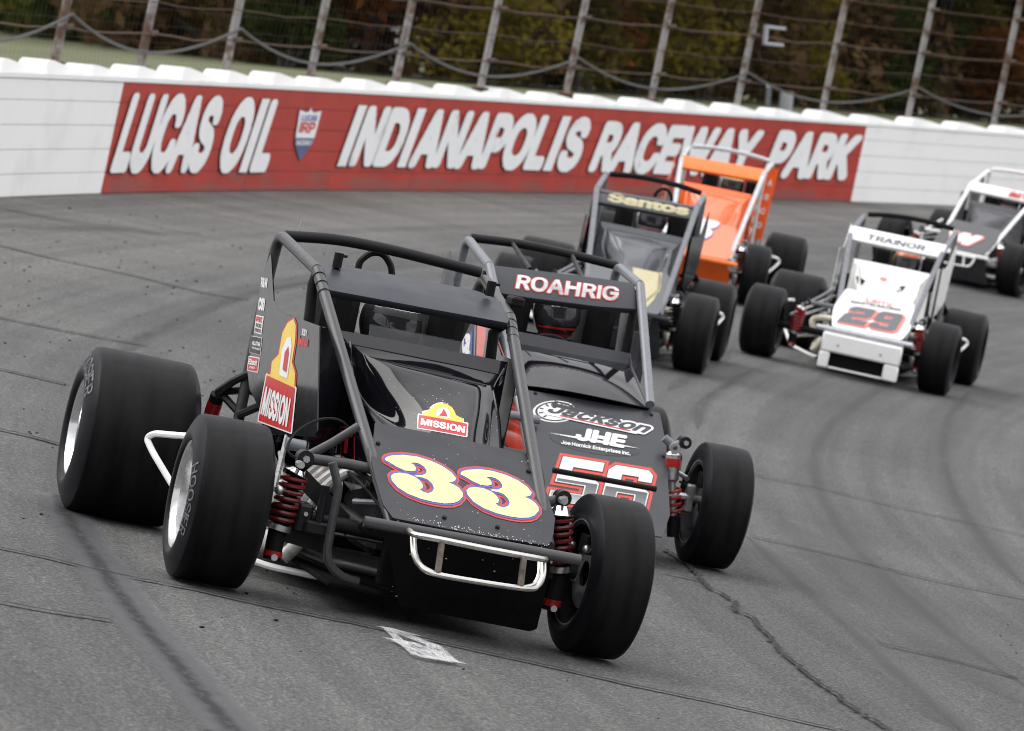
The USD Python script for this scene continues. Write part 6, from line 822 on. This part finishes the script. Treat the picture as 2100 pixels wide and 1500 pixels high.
def extras33(car):
    part(car, 'cockpit_side_cover', ruled([(-1.0, -.30, .986), (-.97, -.27, .90), (-.85, -.25, .60), (-.80, -.25, .48)], [(-.86, -.415, .992), (-.82, -.415, .90), (-.60, -.415, .65), (-.5, -.415, .50)], 10, 3, .005), 'side_gloss')
    ep = part(car, 'engine_side_cover', plate(C0['eng'], .005, (0, -1, 0), rnd=.02), 'black_gloss')
    TL, TR, BR, BL = (np.array(p) for p in C0['thesalt']); w = lambda u, v: (1-v)*((1-u)*TL+u*TR)+v*((1-u)*BL+u*BR); R_ = lambda a, b, c, d: [w(a, b), w(c, b), w(c, d), w(a, d)]; fc = (0, -1, 0)
    for (a0, a1, b0, b1, n) in ((.30, .62, .10, .52, 4), (.70, .95, .22, .50, 3)):
        for i in range(n):
            for j in range(6):
                if (i+j) % 2 == 0:
                    u0, u1 = a0+(a1-a0)*i/n, a0+(a1-a0)*(i+1)/n; v0, v1 = b0+(b1-b0)*j/6, b0+(b1-b0)*(j+1)/6; dv = -.10*(u0-a0)/(a1-a0); q_ = [w(u0, v0+dv), w(u1, v0+dv), w(u1, v1+dv), w(u0, v1+dv)]
                    part(ep, 'chequer', flat(sbox(0, 0, 1, 1), quad(*q_, off=.004, facing=fc)), 'decal_white', smooth=False)
    put_text(ep, 'cover_lettering', 'THE', R_(.62, .10, .95, .22), 'decal_white', .005, .05, facing=fc)
    put_text(ep, 'cover_lettering', 'S', R_(.18, .42, .55, .72), 'decal_red', .0065, .10, shear=.2, facing=fc); put_text(ep, 'cover_lettering', 'ALT', R_(.46, .54, .88, .68), 'decal_white', .0075, .05, facing=fc)
    put_text(ep, 'cover_lettering', 'S', R_(.05, .62, .34, .92), 'decal_red', .0065, .10, shear=.2, facing=fc); put_text(ep, 'cover_lettering', 'EED!', R_(.28, .76, .80, .92), 'decal_white', .0075, .06, facing=fc)
    for k, (u, mt) in enumerate(((.92, 'decal_red'),)):
        put_text(ep, 'cover_emblem', 'T', R_(.95, .60, 1.35, .92), mt, .005, .06, shear=.15, facing=fc); ring_ = unit(sbox(0, 0, 1, 1)).difference(sbox(.06, .04, .94, .96)); part(ep, 'cover_emblem', flat(ring_, quad(*R_(.90, .52, 1.42, 1.02), off=.004, facing=fc)), mt, smooth=False)
    part(car, 'brake_hose', sweep(spline(C0['hose'], 6), .0055, 6), 'dark_part'); part(car, 'fuel_filter', cat(rod(C0['master'][0], C0['master'][1], .024, 12)), 'frame_grey')
    part(car, 'torsion_arm', sweep(spline(C0['bent'], 5), .0165, 10), 'frame_tube'); part(car, 'steering_arm', cat(rod(C0['steer'][0], C0['steer'][1], .016, 8), rbox(np.array(C0['steer'][1])-[.02, .05, .03], np.array(C0['steer'][1])+[.02, .04, .02], .008)), 'frame_dark')
    part(car, 'engine_hose', sweep(spline([(-.1, -.30, .52), (.02, -.22, .49), (.1, -.12, .50)], 5), .010, 8), 'dark_part'); part(car, 'engine_hose', sweep(spline([(-.1, -.28, .40), (.05, -.18, .42), (.2, -.14, .36)], 5), .012, 8), 'frame_grey')
    for nm_, P in (('aerial_mount', C0['antR']), ('aerial_mount', C0['antL'])):
        a, b = np.array(P); d = (b-a)/np.linalg.norm(b-a); q = part(car, nm_, cat(revolve([(0, 0), (0, .019), (.060, .019), (.060, .014), (.03, .014), (.03, 0)], 16, 'z').apply_translation(a-[0, 0, .005]), rod(a+[0, .018, .045], a+[0, .034, .047], .006, 8)), 'dark_part')
    part(car, 'camera_clamp', cat(rbox((-1.42, .415, 1.205), (-1.30, .47, 1.245), .008), rbox((-1.40, .40, 1.15), (-1.33, .43, 1.21), .008)), 'dark_part')
    for sd in (-1, 1):
        for k in range(4):
            x_ = -.70+.14*k; part(car, 'header_pipe', sweep(spline([(x_, sd*.17, .50), (x_-.02, sd*.27, .50), (x_-.06, sd*.35, .42), (x_-.16, sd*.40, .28), (x_-.30, sd*.42, .18)], 5), .021, 10), 'header_ceramic')
        part(car, 'valve_cover', rbox((-.78, min(sd*.08, sd*.17), .60), (-.24, max(sd*.08, sd*.17), .655), .015), 'engine_grey')
        for y0, y1, z0, z1 in ((-.50, -.30, .44, .30), (-.56, -.34, .24, .22)): part(car, 'bracket_plate', plate([(-.02, y0*-sd, z0+.05), (-.02, y1*-sd, z1+.05), (-.02, y1*-sd, z1-.03), (-.02, y0*-sd, z0-.03)], .008, (1, 0, 0)), 'frame_dark')
        for p in ((-.02, -.56*-sd, .40), (-.02, -.54*-sd, .22), (.07, -.60*-sd, .40), (-.10, -.62*-sd, .27)): part(car, 'rod_end', trimesh.creation.icosphere(2, .018).apply_translation(p), 'satin_metal')
        part(car, 'brake_line', sweep(spline([(-.4, .30*-sd*-1, .36), (-.15, .36*sd, .30), (-.02, .48*sd, .37), (0, .60*sd, .34)], 6), .0045, 5), 'satin_metal')
        part(car, 'fuel_line', sweep(spline([(-.9, .26*sd, .55), (-.5, .31*sd, .52), (-.1, .25*sd, .46), (.1, .18*sd, .38)], 6), .007, 6), 'dark_part')
        part(car, 'clamp', rbox((-.03, .48*sd-.03, .255), (.045, .48*sd+.03, .365), .01), 'frame_dark'); part(car, 'clamp_bolt', rod((.045, .48*sd, .33), (.058, .48*sd, .33), .009, 6), 'satin_metal', smooth=False); part(car, 'clamp_bolt', rod((.045, .42*sd, .30), (.058, .42*sd, .30), .009, 6), 'satin_metal', smooth=False)
    part(car, 'steering_box', cat(rbox((-1.0, -.36, .50), (-.86, -.26, .62), .02), rod((-.93, -.31, .62), (-1.3, .02, .73), .012, 8)), 'engine_grey')
    part(car, 'radio_aerial', rod((-1.95, -.375, 1.315), (-1.95, -.372, 1.365), .003, 6), 'satin_metal')
    for k in range(4):
        for F_ in (np.array(K['cages'][0][0]), np.array(K['cages'][0][1])):
            if k < 3: t = .03+.035*k; c = F_*(1-t)+np.array((.3, -.2 if F_[1] < 0 else .4, .38))*t; part(car, 'cable_tie', revolve([(-.002, .024), (-.002, .0258), (.002, .0258), (.002, .024)], 18, 'z').apply_transform(trimesh.geometry.align_vectors([0, 0, 1], np.array((.3, -.2, .38))-F_)).apply_translation(c), 'cockpit_dark')
    rg = np.random.default_rng(14); V, F = [], []
    for k in range(34):
        y, z = rg.uniform(-.14, .40), rg.choice([rg.uniform(.10, .20), rg.uniform(.095, .115), rg.uniform(.26, .36)]); s = rg.choice([.0008, .0012, .0016, .0026]); P = np.array([[y+s*2*math.cos(a), z+s*math.sin(a)] for a in np.linspace(0, 2*PI, 5, endpoint=False)]); V.append(np.c_[.376+np.minimum(P[:, 1]-.36, 0)*.86+.008, P]); F.append(np.array([[0, 1, 2], [0, 2, 3], [0, 3, 4]])+5*k)
    part(car, 'nose_paint_chips', TM(np.vstack(V), np.vstack(F)), 'decal_white', smooth=False, kind='stuff')

cars = []
CG = K['cages']
G33 = cowl_grid(C0['ridge'], C0['edgeR'], C0['edgeL'], A=.058, V=.020)
CARS[0]['LFw'] = .245; CARS[1]['LFw'] = .25
cars.append(build_car(dict(i=0, toeL=.10, legL=[(-1.97, .23, .50), (-1.975, .39, 1.10)], label='black race car numbered 33 with a red and yellow emblem, leading the field', frame='frame_tube', frame2='frame_dark', cage=CG[0], topbar=C0['topbar'], loop=C0['loop'], uprR=[[-1.19, -.40, 1.18]]+C0['uprR']+[[-1.2, -.40, .5]], uprL=[[-1.19, .395, 1.15]]+C0['uprL']+[[-1.2, .45, .5]],
    visB=C0['visB'], visM=C0['visM'], visT=C0['visT'], visor='visor_matte', body='black_gloss', dashT=C0['dashT'], dashB=C0['dashB'], screen=True, cowlG=G33, hood=C0['hood'], hoodm='black_matte', hood_print=[hood33], cowl_print=[cowl33], side_print=[side33],
    skirt=C0['skirt'], head=K['heads'][0], tyretext={'RF': ('HOOSIER', .55), 'RR': ('HOOSIER', 1.85)}, extras=[extras33])))

# ---- car 56
def lerp_on(Q, a, b, c, d):
    TL, TR, BR, BL = (np.array(p) for p in Q); w = lambda u, v: (1-v)*((1-u)*TL+u*TR)+v*((1-u)*BL+u*BR); return [w(a, b), w(c, b), w(c, d), w(a, d)]
FIVE = Polygon([(.06, 1), (1.0, 1), (1.0, .80), (.34, .80), (.34, .62), (.86, .62), (1.0, .52), (1.0, .12), (.86, 0), (.0, 0), (.0, .22), (.70, .22), (.70, .42), (.04, .42)])
SIX = Polygon([(.14, 1), (.88, 1), (1.0, .90), (1.0, .73), (.70, .73), (.70, .82), (.32, .82), (.32, .60), (.86, .60), (1.0, .50), (1.0, .12), (.86, 0), (.14, 0), (.0, .12), (.0, .88)]).difference(sbox(.32, .2, .70, .40))
def hood56(hp):
    f = on_plane(NN, ND, .0)
    Q = C1['n56']; g = unary_union([affinity.affine_transform(FIVE, [.47, 0, 0, 1, 0, 0]), affinity.affine_transform(SIX, [.47, 0, 0, 1, .53, 0])]); g = affinity.skew(g, xs=0, origin=(0, 0))
    S = lambda g_, d: affinity.scale(affinity.scale(g_, 1.7, 1, origin=(0, 0)).buffer(d, join_style=2), 1/1.7, 1, origin=(0, 0))
    part(hp, 'number_outline', flat(S(g, .075), quad(*Q, off=.0045)), 'decal_redorange', smooth=False); part(hp, 'number_outline', flat(S(g, .018), quad(*Q, off=.006)), 'decal_black', smooth=False)
    part(hp, 'number', flat(g, quad(*Q, off=.0075)), 'decal_white', smooth=False)
    lo = S(g, -.022).intersection(sbox(-1, -1, 3, .50)); part(hp, 'number_shade', flat(lo, quad(*Q, off=.009), 0), 'number_fade', smooth=False)
    J_ = C1['jack']; t = unit(glyphs('Jackson', .03), .35); t2 = affinity.scale(affinity.scale(t, 5, 1, origin=(0, 0)).buffer(.16), .2, 1, origin=(0, 0)); t2 = unary_union([t2, Polygon([(.0, -.25), (.90, -.25), (1.02, .5), (.9, .6), (.05, .5)])])
    ga = [np.array(p) for p in C1['gauge']]; disc = Point(0, 0).buffer(1, 24); gm = lambda off: (lambda v: ga[0]+v[:, :1]*(ga[0]-ga[1])+v[:, 1:2]*(ga[2]-ga[0])+np.array(NN)/np.linalg.norm(NN)*off)
    part(hp, 'gauge_emblem', flat(disc, gm(.0045)), 'decal_white', smooth=False); part(hp, 'gauge_emblem', flat(Point(0, 0).buffer(.90, 24).difference(Point(0, 0).buffer(.80, 24)), gm(.006)), 'decal_black', smooth=False)
    for k in range(9): a = PI*(1.25-k*1.5/8); part(hp, 'gauge_tick', flat(affinity.rotate(sbox(.55, -.05, .75, .05), math.degrees(a), origin=(0, 0)), gm(.006)), 'decal_red' if k == 5 else 'decal_black', smooth=False)
    part(hp, 'sponsor_plate', flat(t2, quad(*J_, off=.0065)), 'decal_white', smooth=False); part(hp, 'sponsor_lettering', flat(affinity.translate(t, .01, 0), quad(*J_, off=.008)), 'nose_grey', smooth=False)
    part(hp, 'sponsor_line', flat(sbox(.14, -.13, .84, -.02), quad(*J_, off=.008)), 'decal_red', smooth=False); put_text(hp, 'sponsor_lettering', 'EVAN', lerp_on(J_, .04, -.38, .26, -.12), 'decal_black', .0075, .0)
    e = [np.array(p) for p in C1['jhee']]; em = lambda off: (lambda v: e[0]+v[:, :1]*(e[1]-e[0])+v[:, 1:2]*(e[2]-e[0])+np.array(NN)/np.linalg.norm(NN)*off); part(hp, 'oval_emblem', flat(Point(0, 0).buffer(1, 32), em(.0042)), 'decal_darkgrey', smooth=False)
    for k in range(26): x = -.95+k*.076; h_ = math.sqrt(max(0, 1-x*x))*.96; part(hp, 'oval_hatch', flat(LineString([(x-.1*h_, h_), (x+.1*h_, -h_)]).buffer(.007), em(.0052)), 'nose_grey', smooth=False)
    l0, l1 = (np.array(p) for p in C1['jhel']); d = np.array([.012, 0, -.0066]); part(hp, 'swoosh', TM(np.array([l0, l0*.5+l1*.5-d*.9, l1, l0*.5+l1*.5+d*.9])+np.array(NN)*.0055, [[0, 1, 2], [0, 2, 3]]), 'decal_white', smooth=False)
    put_text(hp, 'sponsor_lettering', 'JHE', lerp_on(C1['jhe'], .0, -.25, 1, 1), 'decal_white', .0075, .06); put_text(hp, 'sponsor_lettering', 'Joe Hornick Enterprises Inc.', C1['jhet'], 'decal_white', .0075, .02)
    for p in ((-.32, -.22), (-.33, .37), (-.02, .40)):
        c = on_plane(NN, ND, .002)(np.array([p]))[0]; part(hp, 'bolt', rod(c, c+np.array([.3, 0, .7])*.008, .009, 10), 'dark_part', smooth=False)
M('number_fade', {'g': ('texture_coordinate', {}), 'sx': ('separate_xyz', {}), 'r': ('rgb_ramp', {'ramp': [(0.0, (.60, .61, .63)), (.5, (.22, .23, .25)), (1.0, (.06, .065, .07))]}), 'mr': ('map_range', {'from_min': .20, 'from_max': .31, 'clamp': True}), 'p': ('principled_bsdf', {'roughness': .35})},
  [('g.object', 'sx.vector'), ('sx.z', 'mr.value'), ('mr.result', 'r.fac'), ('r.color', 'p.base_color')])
paint('decal_redorange', (.60, .045, .025), .35, var=.04); paint('decal_darkgrey', (.022, .023, .028), .4)
def vis_text(text, u0, u1, v0, v1, mats, fat=.05, shear=0.0):
    def fn(vp, vB, vM, vT):
        g = unit(glyphs(text, fat), shear)
        def mp(off):
            def q(v):
                u, w = u0+(u1-u0)*v[:, 0], v0+(v1-v0)*v[:, 1]; x = np.linspace(0, 1, len(vB)); I = lambda P: np.stack([np.interp(u, x, P[:, k]) for k in range(3)], 1)
                B_, M_, T_ = I(vB), I(vM), I(vT); w = w[:, None]; P = np.where(w < .5, B_+(M_-B_)*w*2, M_+(T_-M_)*(w*2-1)); n = np.cross(np.array([0, 1.0, 0]), T_-B_); n /= np.linalg.norm(n, axis=1)[:, None]; n *= np.sign(n[:, :1]); return P+n*(.004+off)
            return q
        for nm_, bf, off, mt in mats: part(vp, nm_, flat(affinity.scale(affinity.scale(g, 5, 1, origin=(0, 0)).buffer(bf), .2, 1, origin=(0, 0)) if bf else g, mp(off), .08), mt, smooth=False)
    return fn
def side56(pth, sd):
    if sd > 0: return
    f = lambda off: (lambda v: np.c_[v[:, 0], -.4225-off+.03*v[:, 0], v[:, 1]]); fc = (0, -1, 0)
    part(pth, 'side_graphic', flat(Polygon([(-1.0, .98), (-.86, .99), (-.30, .60), (-.30, .50), (-.62, .52), (-.70, .62)]), f(.002)), 'red_orange', smooth=False); part(pth, 'side_graphic', flat(LineString([(-.84, 1.0), (-.26, .60)]).buffer(.012), f(.004)), 'decal_silver', smooth=False)
    part(pth, 'side_graphic', flat(LineString([(-1.02, .97), (-.72, .60)]).buffer(.010), f(.004)), 'decal_silver', smooth=False)
    part(pth, 'flag_panel', flat(Polygon([(-1.12, .80), (-1.0, .86), (-.78, .60), (-1.1, .58)]), f(.002)), 'decal_blue', smooth=False)
    rg = np.random.default_rng(2)
    for k in range(12): part(pth, 'flag_star', flat(affinity.scale(Point(-1.03+.03*rg.normal()+.04*(k % 3), .64+.022*(k//2)).buffer(.011, 2), 2, .8), f(.004)), 'decal_white', smooth=False)
    put_text(pth, 'side_lettering', 'CB', C1['cb'], 'decal_white', .006, .10, facing=fc)
    for e in ((-1.50, .80, .10), (-1.46, .62, .10)): part(pth, 'side_disc', flat(affinity.scale(Point(e[0], e[1]).buffer(.075), 2.2, 1.1), f(.0015)), 'decal_red', smooth=False); part(pth, 'side_disc', flat(affinity.scale(Point(e[0], e[1]).buffer(.058), 2.2, 1.1), f(.003)), 'decal_white', smooth=False)
def flat_cowl(dB, cF, bulge=.05, n=14, m=25):
    a, b = resample(dB, m), resample(cF, m); t = np.linspace(0, 1, n)[:, None, None]; G = a[None]*(1-t)+b[None]*t; u = np.linspace(0, 1, m)[None, :]; T = np.linspace(0, 1, n)[:, None]
    G[..., 2] += bulge*np.sin(PI*u)**.6*(T*(1-T)*3.2+.25*T); G[..., 0] += .05*np.sin(PI*u)**.6*T; return G
cw56 = flat_cowl(C1['dashB'], C1['cowF'], .045)
nose56 = C1['nose']; nose56 = [p for p in nose56]
def extras56(car):
    for sd in (-1, 1): part(car, 'cage_strut', tube([(-1.95, sd*.16, 1.30), (-1.45, sd*.14, 1.20)], .012, 0, 8), 'frame_dark')
    part(car, 'engine_side_cover', plate([(-1.0, -.36, .90), (-.35, -.31, .645), (.2, -.26, .36), (.2, -.26, .2), (-1.0, -.36, .3)], .005, (0, -1, 0)), 'red_orange')
cars.append(build_car(dict(i=1, toeL=.06, label='dark grey race car numbered 56 directly behind the leading black car', frame='frame_grey', frame2='frame_dark', cage=CG[1], topbar=C1['topbar'], visB=C1['visB'], visT=C1['visT'], visor='nose_grey',
    visor_print=[vis_text('ROAHRIG', .15, .88, .20, .70, (('name_outline', .045, .0015, 'decal_redorange'), ('name_lettering', 0, .003, 'chrome_print')), fat=.015, shear=.14)], body='black_gloss', dashm='nose_grey', dashT=C1['dashT'], dashB=C1['dashB'], cowlG=cw56, hood=nose56, hoodm='nose_grey', hood_print=[hood56], side_print=[side56], sidem='nose_grey',
    beadm='nose_grey', head=K['heads'][1], silver_shock=True, bar=C1['bar'], barr=.014, barm='dark_part', bumper=False, noseR=(.2, -.28, .36), noseL=(-.36, .36, .70), nerf='frame_dark', rimL='dark_part', rimLin='engine_grey', enginem='nose_grey', extras=[extras56])))

# ---- the four cars behind share their build; each has its own paint, cage and print
def generic(i, dz=0.0, vz=(.0, -.10, .03), V=.035, A=.075, **k):
    cg = K['cages'][i]; FR, FL = np.array(cg[0]), np.array(cg[1]); us = np.linspace(0, 1, 7)[:, None]
    edge = lambda X, z: (1-us)*(FR*[0, 1, 1]+[X, -.015, z])+us*(FL*[0, 1, 1]+[X, .015, z])
    S_ = np.array([0, 0, dz]); yc = (FR[1]+FL[1])/2
    fy = lambda P: (np.array(P, float)+[0, yc*.5, 0])
    rdg, eR, eL = fy(C0['ridge'])+S_, fy(C0['edgeR']), fy(C0['edgeL']); L = np.linspace(1, 0, len(eR))[:, None]; eR = eR+S_*L; L = np.linspace(1, 0, len(eL))[:, None]; eL = eL+S_*L
    hood = [(-.315, -.235, .70), (-.31, .06, .70), (-.30, .37, .69), (0, .415, .57), (.20, .42, .48), (.385, .39, .405), (.40, .06, .398), (.40, -.215, .398), (.14, -.262, .507), (0, -.267, .567)]
    d = dict(i=i, cage=cg, visB=edge(-1.09, vz[1]), visM=edge(-1.13, (vz[1]+vz[2])/2+.006), visT=edge(-1.23, vz[2]), dashT=fy(C0['dashT'])+S_, dashB=fy(C0['dashB'])+S_, cowlG=cowl_grid(rdg, eR, eL, A=A, V=V, uL=(.18, .34), uR=(.82, .66)), hood=hood, hrnd=.03, skirt=C0['skirt'], head=K['heads'][i])
    d.update(k); return d
TWO = Polygon([(.0, .76), (.0, .90), (.12, 1), (.88, 1), (1, .90), (1, .58), (.88, .47), (.34, .40), (.34, .24), (1, .24), (1, 0), (.0, 0), (.0, .50), (.12, .58), (.68, .64), (.68, .78), (.32, .78), (.32, .70)])
NUM29 = unary_union([affinity.affine_transform(TWO, [.46, 0, 0, 1, 0, 0]), affinity.affine_transform(affinity.rotate(SIX, 180, origin=(.5, .5)), [.46, 0, 0, 1, .54, 0])])
def hood_number(text, Q, layers, fat=.06, shear=0.0, sx=2.0):
    def fn(hp):
        g = NUM29 if text == '29' else unit(glyphs(text, fat), shear)
        for nm_, bf, off, mt, dx in layers: part(hp, nm_, flat(affinity.translate(affinity.scale(affinity.scale(g, sx, 1, origin=(0, 0)).buffer(bf), 1/sx, 1, origin=(0, 0)) if bf else g, dx, -dx), quad(*Q, off=off+.009)), mt, smooth=False)
    return fn
paint('body_slate', (.036, .038, .046), .24, coat=.4); paint('hood_charcoal', (.055, .056, .062), .34); paint('decal_greyblack', (.10, .105, .12), .35); paint('decal_salmon', (.72, .20, .17), .35, var=.05)
def gold_patch(hp):
    g = xy(K['gold']).buffer(.02); part(hp, 'gold_graphic', flat(g.intersection(xy([(-.30, -.2, 0), (-.30, .36, 0), (.38, .30, 0), (.38, -.2, 0)])), on_plane(HN, HD, .0045)), 'decal_gold', smooth=False)
    part(hp, 'gold_graphic', flat(LineString([(-.30, .30), (.0, .33), (.30, .24)]).buffer(.012), on_plane(HN, HD, .0045)), 'decal_gold', smooth=False)
cars.append(build_car(generic(2, dz=-.015, vz=(0, -.105, -.005), label='slate grey race car with Santos in gold across its roof visor', frame='frame_grey', frame2='dark_part', visor='hood_charcoal', visor_print=[vis_text('Santos', .14, .92, .12, .86, (('name_lettering', 0, .002, 'decal_gold'),), fat=.06)],
    body='body_slate', hoodm='body_slate', hood_print=[gold_patch], nerf='white_paint', coil='dark_part', header='header_pale', loop=(np.array(C0['loop'])+[0, .10, .01]).tolist(), bumpm='frame_dark', barm='frame_dark', V=.055)))
def sail(car):
    q = [np.array(p) for p in K['sail']]; sp = part(car, 'sail_panel', plate(q, .006, (1, 0, 0), rnd=.01), 'orange_gloss')
    w = lambda u, v: (1-v)*((1-u)*q[0]+u*q[1])+v*((1-u)*q[3]+u*q[2])
    for t_, v0 in (('A', .16), ('S', .36), ('C', .56), ('O', .76)): put_text(sp, 'panel_lettering', t_, [w(.3, v0), w(.72, v0), w(.72, v0+.09), w(.3, v0+.09)], 'decal_white', .006, .06)
cars.append(build_car(generic(3, dz=.02, vz=(0, -.075, .035), label='bright orange race car with silver cage tubes closest to the lettered wall', frame='frame_silver', frame2='frame_silver', visor='orange_matte', body='orange_gloss', hoodm='orange_gloss', sidem='orange_gloss', enginem='orange_gloss', skirtm='orange_gloss',
    hood_print=[hood_number('5', K['n5'], (('number_shadow', .05, .0, 'decal_blue', .02), ('number', .03, .002, 'decal_white', 0)), fat=.10)], nerf='white_paint', bumper=False, barm='orange_matte', V=.045, extras=[sail],
    side_print=[lambda pth, sd: [put_text(pth, 'side_lettering', t_, [(-1.2+sd*.25, sd*.465, z+.07), (-1.2-sd*.25, sd*.465, z+.07), (-1.2-sd*.25, sd*.465, z), (-1.2+sd*.25, sd*.465, z)], 'decal_white', .003, .05, facing=(0, sd, 0)) for t_, z in (('AMS', .86), ('OIL', .74), ('GEAR', .62))] and None])))
def nose29(car):
    X, T_, Bt, yl, yr = .50, .345, .045, -.265, .425
    for nm_, y0, y1, z0, z1 in (('nose_plate', yl, yr, .185, T_), ('nose_plate', yl, yl+.09, Bt, .183), ('nose_plate', yr-.13, yr, Bt, .183)): part(car, nm_, rbox((X-.05+(.02 if z1 < .2 else 0), y0, z0), (X, y1, z1), .014), 'white_gloss', smooth=40)
    part(car, 'nose_lip', rbox((X-.04, yl+.09, Bt), (X-.015, yr-.13, Bt+.02), .006), 'white_gloss'); part(car, 'grille', rbox((X-.07, yl+.08, Bt+.02), (X-.05, yr-.12, .19), .003), 'cockpit_dark')
    for k in range(7): part(car, 'grille_slat', rbox((X-.05, yl+.09, Bt+.03+.019*k), (X-.046, yr-.13, Bt+.036+.019*k), .001), 'dark_part', smooth=False)
    part(car, 'nose_top', plate([(X-.03, yl, T_), (X-.03, yr, T_), (.38, .40, .39), (.38, -.22, .39)], .006, (0, 0, 1)), 'white_gloss')
    for y in (-.12, .25): part(car, 'bolt', rod((X, y, .25), (X+.006, y, .25), .008, 8), 'dark_part', smooth=False)
def cowl29(cp, mesh):
    vd = np.array([-.97, -.1, -.07])
    def dr(off): return lambda v: drape(np.c_[np.full(len(v), -.45), v], mesh, vd, off)
    for s_ in (-1, 1): part(cp, 'air_intake', flat(Polygon([(.03+s_*.135, .80), (.03+s_*.215, .825), (.03+s_*.195, .775), (.03+s_*.155, .76)]).buffer(.004), dr(.006), .02), 'cockpit_dark', smooth=False)
    part(cp, 'round_emblem', flat(affinity.scale(Point(.05, .845).buffer(.03), 1.2, .7), dr(.006), .02), 'decal_salmon', smooth=False); part(cp, 'oval_emblem', flat(affinity.scale(Point(.05, .79).buffer(.055), 1.2, .42).difference(affinity.scale(Point(.05, .79).buffer(.048), 1.2, .38)), dr(.006), .02), 'decal_silver', smooth=False)
cars.append(build_car(generic(4, dz=-.05, vz=(0, -.055, .055), label='white race car numbered 29 running lowest on the right side', frame='frame_grey', frame2='dark_part', visor='white_gloss', visor_print=[vis_text('TRAINOR', .20, .80, .18, .58, (('name_lettering', 0, .002, 'decal_greyblack'),), fat=.0, shear=.1)], body='white_gloss', hoodm='white_gloss', sidem='white_gloss', enginem='white_gloss', skirt=None, A=.06, V=.03,
    hood_print=[hood_number('29', K['n29'], (('number_outline', .075, .0, 'decal_salmon', .03), ('number', .02, .002, 'decal_greyblack', 0))), lambda hp: (put_text(hp, 'name_lettering', 'Larry', K['t29a'], 'decal_salmon', .009, .0), put_text(hp, 'name_lettering', 'MARTIN RACING', K['t29b'], 'decal_black', .009, .0)) and None], cowl_print=[cowl29], bumper=False, coil='red_part', nerf='white_paint', barm='frame_silver', header='header_pale', extras=[nose29])))
cars.append(build_car(generic(5, dz=-.065, vz=(0, -.055, .045), label='black race car with a white cage at the right edge of the view', frame='frame_white', frame2='frame_white', visor='white_paint', visor_print=[vis_text('SMITH', .62, .95, .15, .8, (('name_lettering', 0, .002, 'decal_red'),), fat=.08)], body='hood_charcoal', hoodm='hood_charcoal', sidem='hood_charcoal', bumpm='frame_white', barm='frame_white', nerf='white_paint', coil='red_part',
    hood_print=[hood_number('W', K['tw'], (('letter_outline', .08, .0, 'decal_salmon', .02), ('letter', .0, .002, 'decal_white', 0)), fat=.10)], V=.055)))
K['heads'][1][2] = 1.003; K['heads'][0][2] = 1.03
DR = [('driver in a silver and black helmet inside the leading black car', 'helmet_black', 'helmet_silver', 'suit_black', 'belt_red', None, .0), ('driver in a black helmet with red trim inside the grey car numbered 56', 'helmet_black', 'helmet_red', 'suit_blue', 'belt_red', 'SIMPSON', .10),
      ('driver in a white helmet inside the slate grey Santos car', 'helmet_white', 'helmet_red', 'suit_black', 'belt_red', None, 0), ('driver in a yellow striped white helmet inside the orange car', 'helmet_white', 'decal_yellow', 'suit_blue', 'belt_red', None, 0),
      ('driver in a gold helmet inside the white car numbered 29', 'gold_clear', 'helmet_red', 'suit_black', 'belt_red', None, 0), ('driver in a red helmet inside the car with a white cage', 'helmet_red', 'helmet_white', 'suit_black', 'belt_red', None, 0)]
for i, (lb, hm_, st_, su_, be_, br_, ti_) in enumerate(DR):
    driver(lb, car_pose(CARS[i]), K['heads'][i], hm_, st_, su_, be_, br_, ti_, -.06 if i == 1 else .30)
